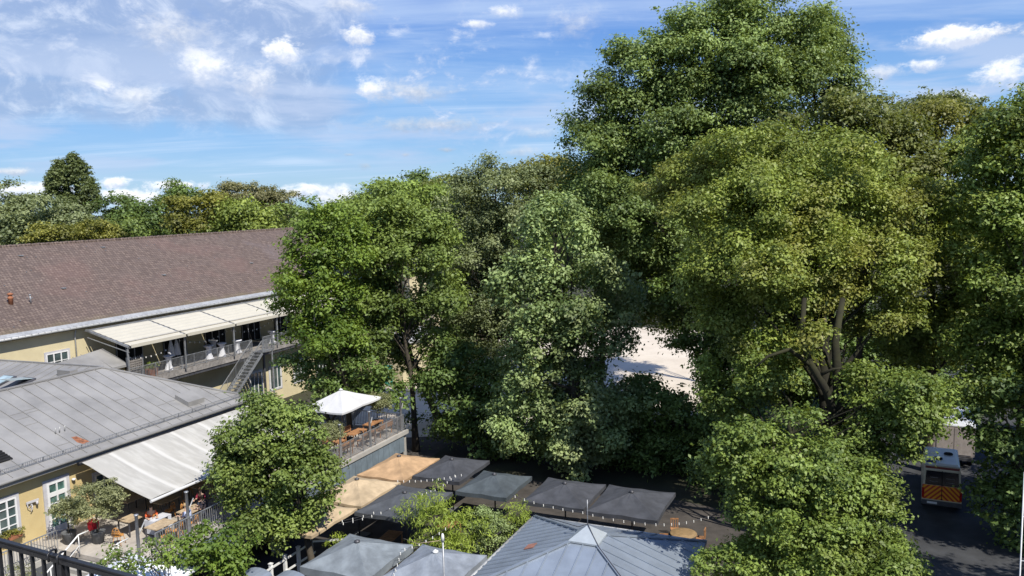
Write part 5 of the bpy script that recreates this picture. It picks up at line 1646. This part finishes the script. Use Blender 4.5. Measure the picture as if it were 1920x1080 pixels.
# ---------------------------------------------------------------- small plants of the terraces
def olive(label, u, v, z, rad, hgt, pot_h=.55, n=9, pal='oliv', cat='potted tree', name='olive_tree'):
    e = thing(name, label, cat, 0, 0, world=W(u, v, z))
    MB().lathe([(.22, 0), (.3, pot_h * .9), (.33, pot_h), (.28, pot_h), (.25, pot_h - .06)], n=14).build('pot', M_pot, e)
    zc = pot_h + hgt
    L = [((0, 0, zc), (rad, rad, rad * .62))] + [((rad * .4 * math.cos(a), rad * .4 * math.sin(a), zc + .1 * rad), (rad * .6, rad * .6, rad * .45)) for a in (0, 2, 4)]
    P, D, S = clumps_of([(Vector(c), r) for c, r in L], .22, 2.2, -.9, 1.0)
    pos, nrm, ct = leaves_on(P, D, S, .085, 1.1)
    m = len(pos)
    mb = MB(); limbs(mb, (0, 0, pot_h - .1), (0, 0, zc), .045, P, n, int(u * 10), .05, .5)
    mb.build('trunk', M_bark, e)
    leaf_mesh('crown', pos, nrm, .085 * rng.uniform(.7, 1.3, m), ct + rng.random(m) * .3, np.zeros(m), PAL[pal], e)
    LEAVES[0] += m
    return e
olive('wide potted olive tree directly beside the red box on the terrace', 24.27, 31.83, 3.0, 1.05, 1.35)
olive('smaller potted olive tree in front of the white door', 23.74, 33.06, 3.0, .62, 1.05)
olive('potted olive tree behind the railing at the near end of the wooden benches', 37.51, 28.81, 3.0, .75, 1.2)
olive('potted olive tree at the far corner of the terrace beside the white parasol', 43.85, 29.59, 3.0, .8, 1.5)


def shrub(name, label, cat, u, v, z, lobes, pal, leaf, clump, cover, dens, aspect=.62, droop=.5, stems=14, th=.02, world=None):
    w_ = world if world is not None else W(u, v, z)
    e = thing(name, label, cat, 0, 0, world=w_)
    P, D, S = clumps_of([(Vector(c), r) for c, r in lobes], clump, cover, -.9, 1.0)
    pos, nrm, ct = leaves_on(P, D, S, leaf, dens)
    m = len(pos)
    mb = MB()
    for q in rng.permutation(len(P))[:stems]:
        b0 = (rng.uniform(-.25, .25), rng.uniform(-.25, .25), 0); t_ = P[q]
        mb.tube([b0, (b0[0] * .6 + t_[0] * .4, b0[1] * .6 + t_[1] * .4, t_[2] * .6), tuple(t_)], [th, th * .8, th * .3], 5, caps=False)
    mb.build('stems', M_bark, e)
    leaf_mesh('foliage', pos, nrm, leaf * rng.uniform(.7, 1.3, m), ct + rng.random(m) * .3, rng.random(m) * .3, PAL[pal], e, aspect, droop)
    LEAVES[0] += m
    return e
bq = W(30.6, 16.6)
shrub('bamboo_plant', 'large bright green bamboo between the grey parasol and the pavilion', 'bamboo', 0, 0, 0,
      [((-.3, 0, 2.6), (1.1, 1.0, 1.5)), ((1.0, .3, 1.8), (.9, .8, 1.4)), ((-1.2, .8, 3.1), (.9, .7, .7)), ((.2, .2, 1.0), (1.2, 1, 1))], 'bamboo', .24, .42, 1.6, 2.2, .17, 1.6, 34, world=W(32.31, 18.46, 0))
shrub('bamboo_plant', 'small bright bamboo at the left corner of the pavilion roof', 'bamboo', 0, 0, 0,
      [((0, 0, 1.6), (.65, .6, 1.2)), ((.2, .1, .9), (.6, .6, .8))], 'bamboo', .22, .36, 1.6, 2.2, .17, 1.6, 22, world=W(35.35, 15.82, 0))
shrub('silvery_shrub', 'small leafed greyish shrub behind the large bamboo', 'shrub', 0, 0, 0,
      [((0, 0, 1.3), (.8, .7, 1.2)), ((-.5, .3, 1.9), (.6, .6, .8))], 'silver', .10, .34, 1.3, 1.1, .6, .4, 18, world=W(34.28, 16.87, 0))
shrub('garden_shrub', 'low green shrub inside the corner of the white fence', 'shrub', 0, 0, 0,
      [((0, 0, .6), (.8, .6, .7)), ((.5, -.5, .8), (.5, .5, .6))], 'bamboo', .14, .3, 1.3, 1.1, .3, .9, 12, world=W(31.49, 23.94, 0))
shrub('creeper', 'thin grey green creeper climbing the wall behind the balcony railing', 'shrub', 0, 0, 0,
      [((0, 0, 1.6), (.8, .5, 1.3)), ((-.3, 0, 3.0), (.7, .4, .8)), ((.6, 0, 2.4), (.6, .4, .8))], 'oliv', .10, .3, 1.1, .8, .5, .6, 24, world=W(20.14, 30.91, 0))
shrub('planter_plant', 'green plant growing in the terracotta coloured planter', 'plant', 0, 0, 0, [((0, 0, .25), (.35, .25, .3))], 'bamboo', .12, .2, 1.5, 1, .4, .2, 8, world=W(43.2, 49.3, 6.1))
shrub('window_flowers', 'orange flowers and green leaves in the window box', 'flowers', 0, 0, 0, [((0, 0, .12), (.2, .2, .14)), ((.13, .3, .12), (.2, .2, .14)), ((-.13, -.3, .12), (.2, .2, .14))], 'ochre', .07, .12, 1.5, 1, .7, .2, 6, .008, world=W(FU + 14.1, FV + .31, 3.78))
open('/tmp/w_leaves','w').write(str(LEAVES[0]))
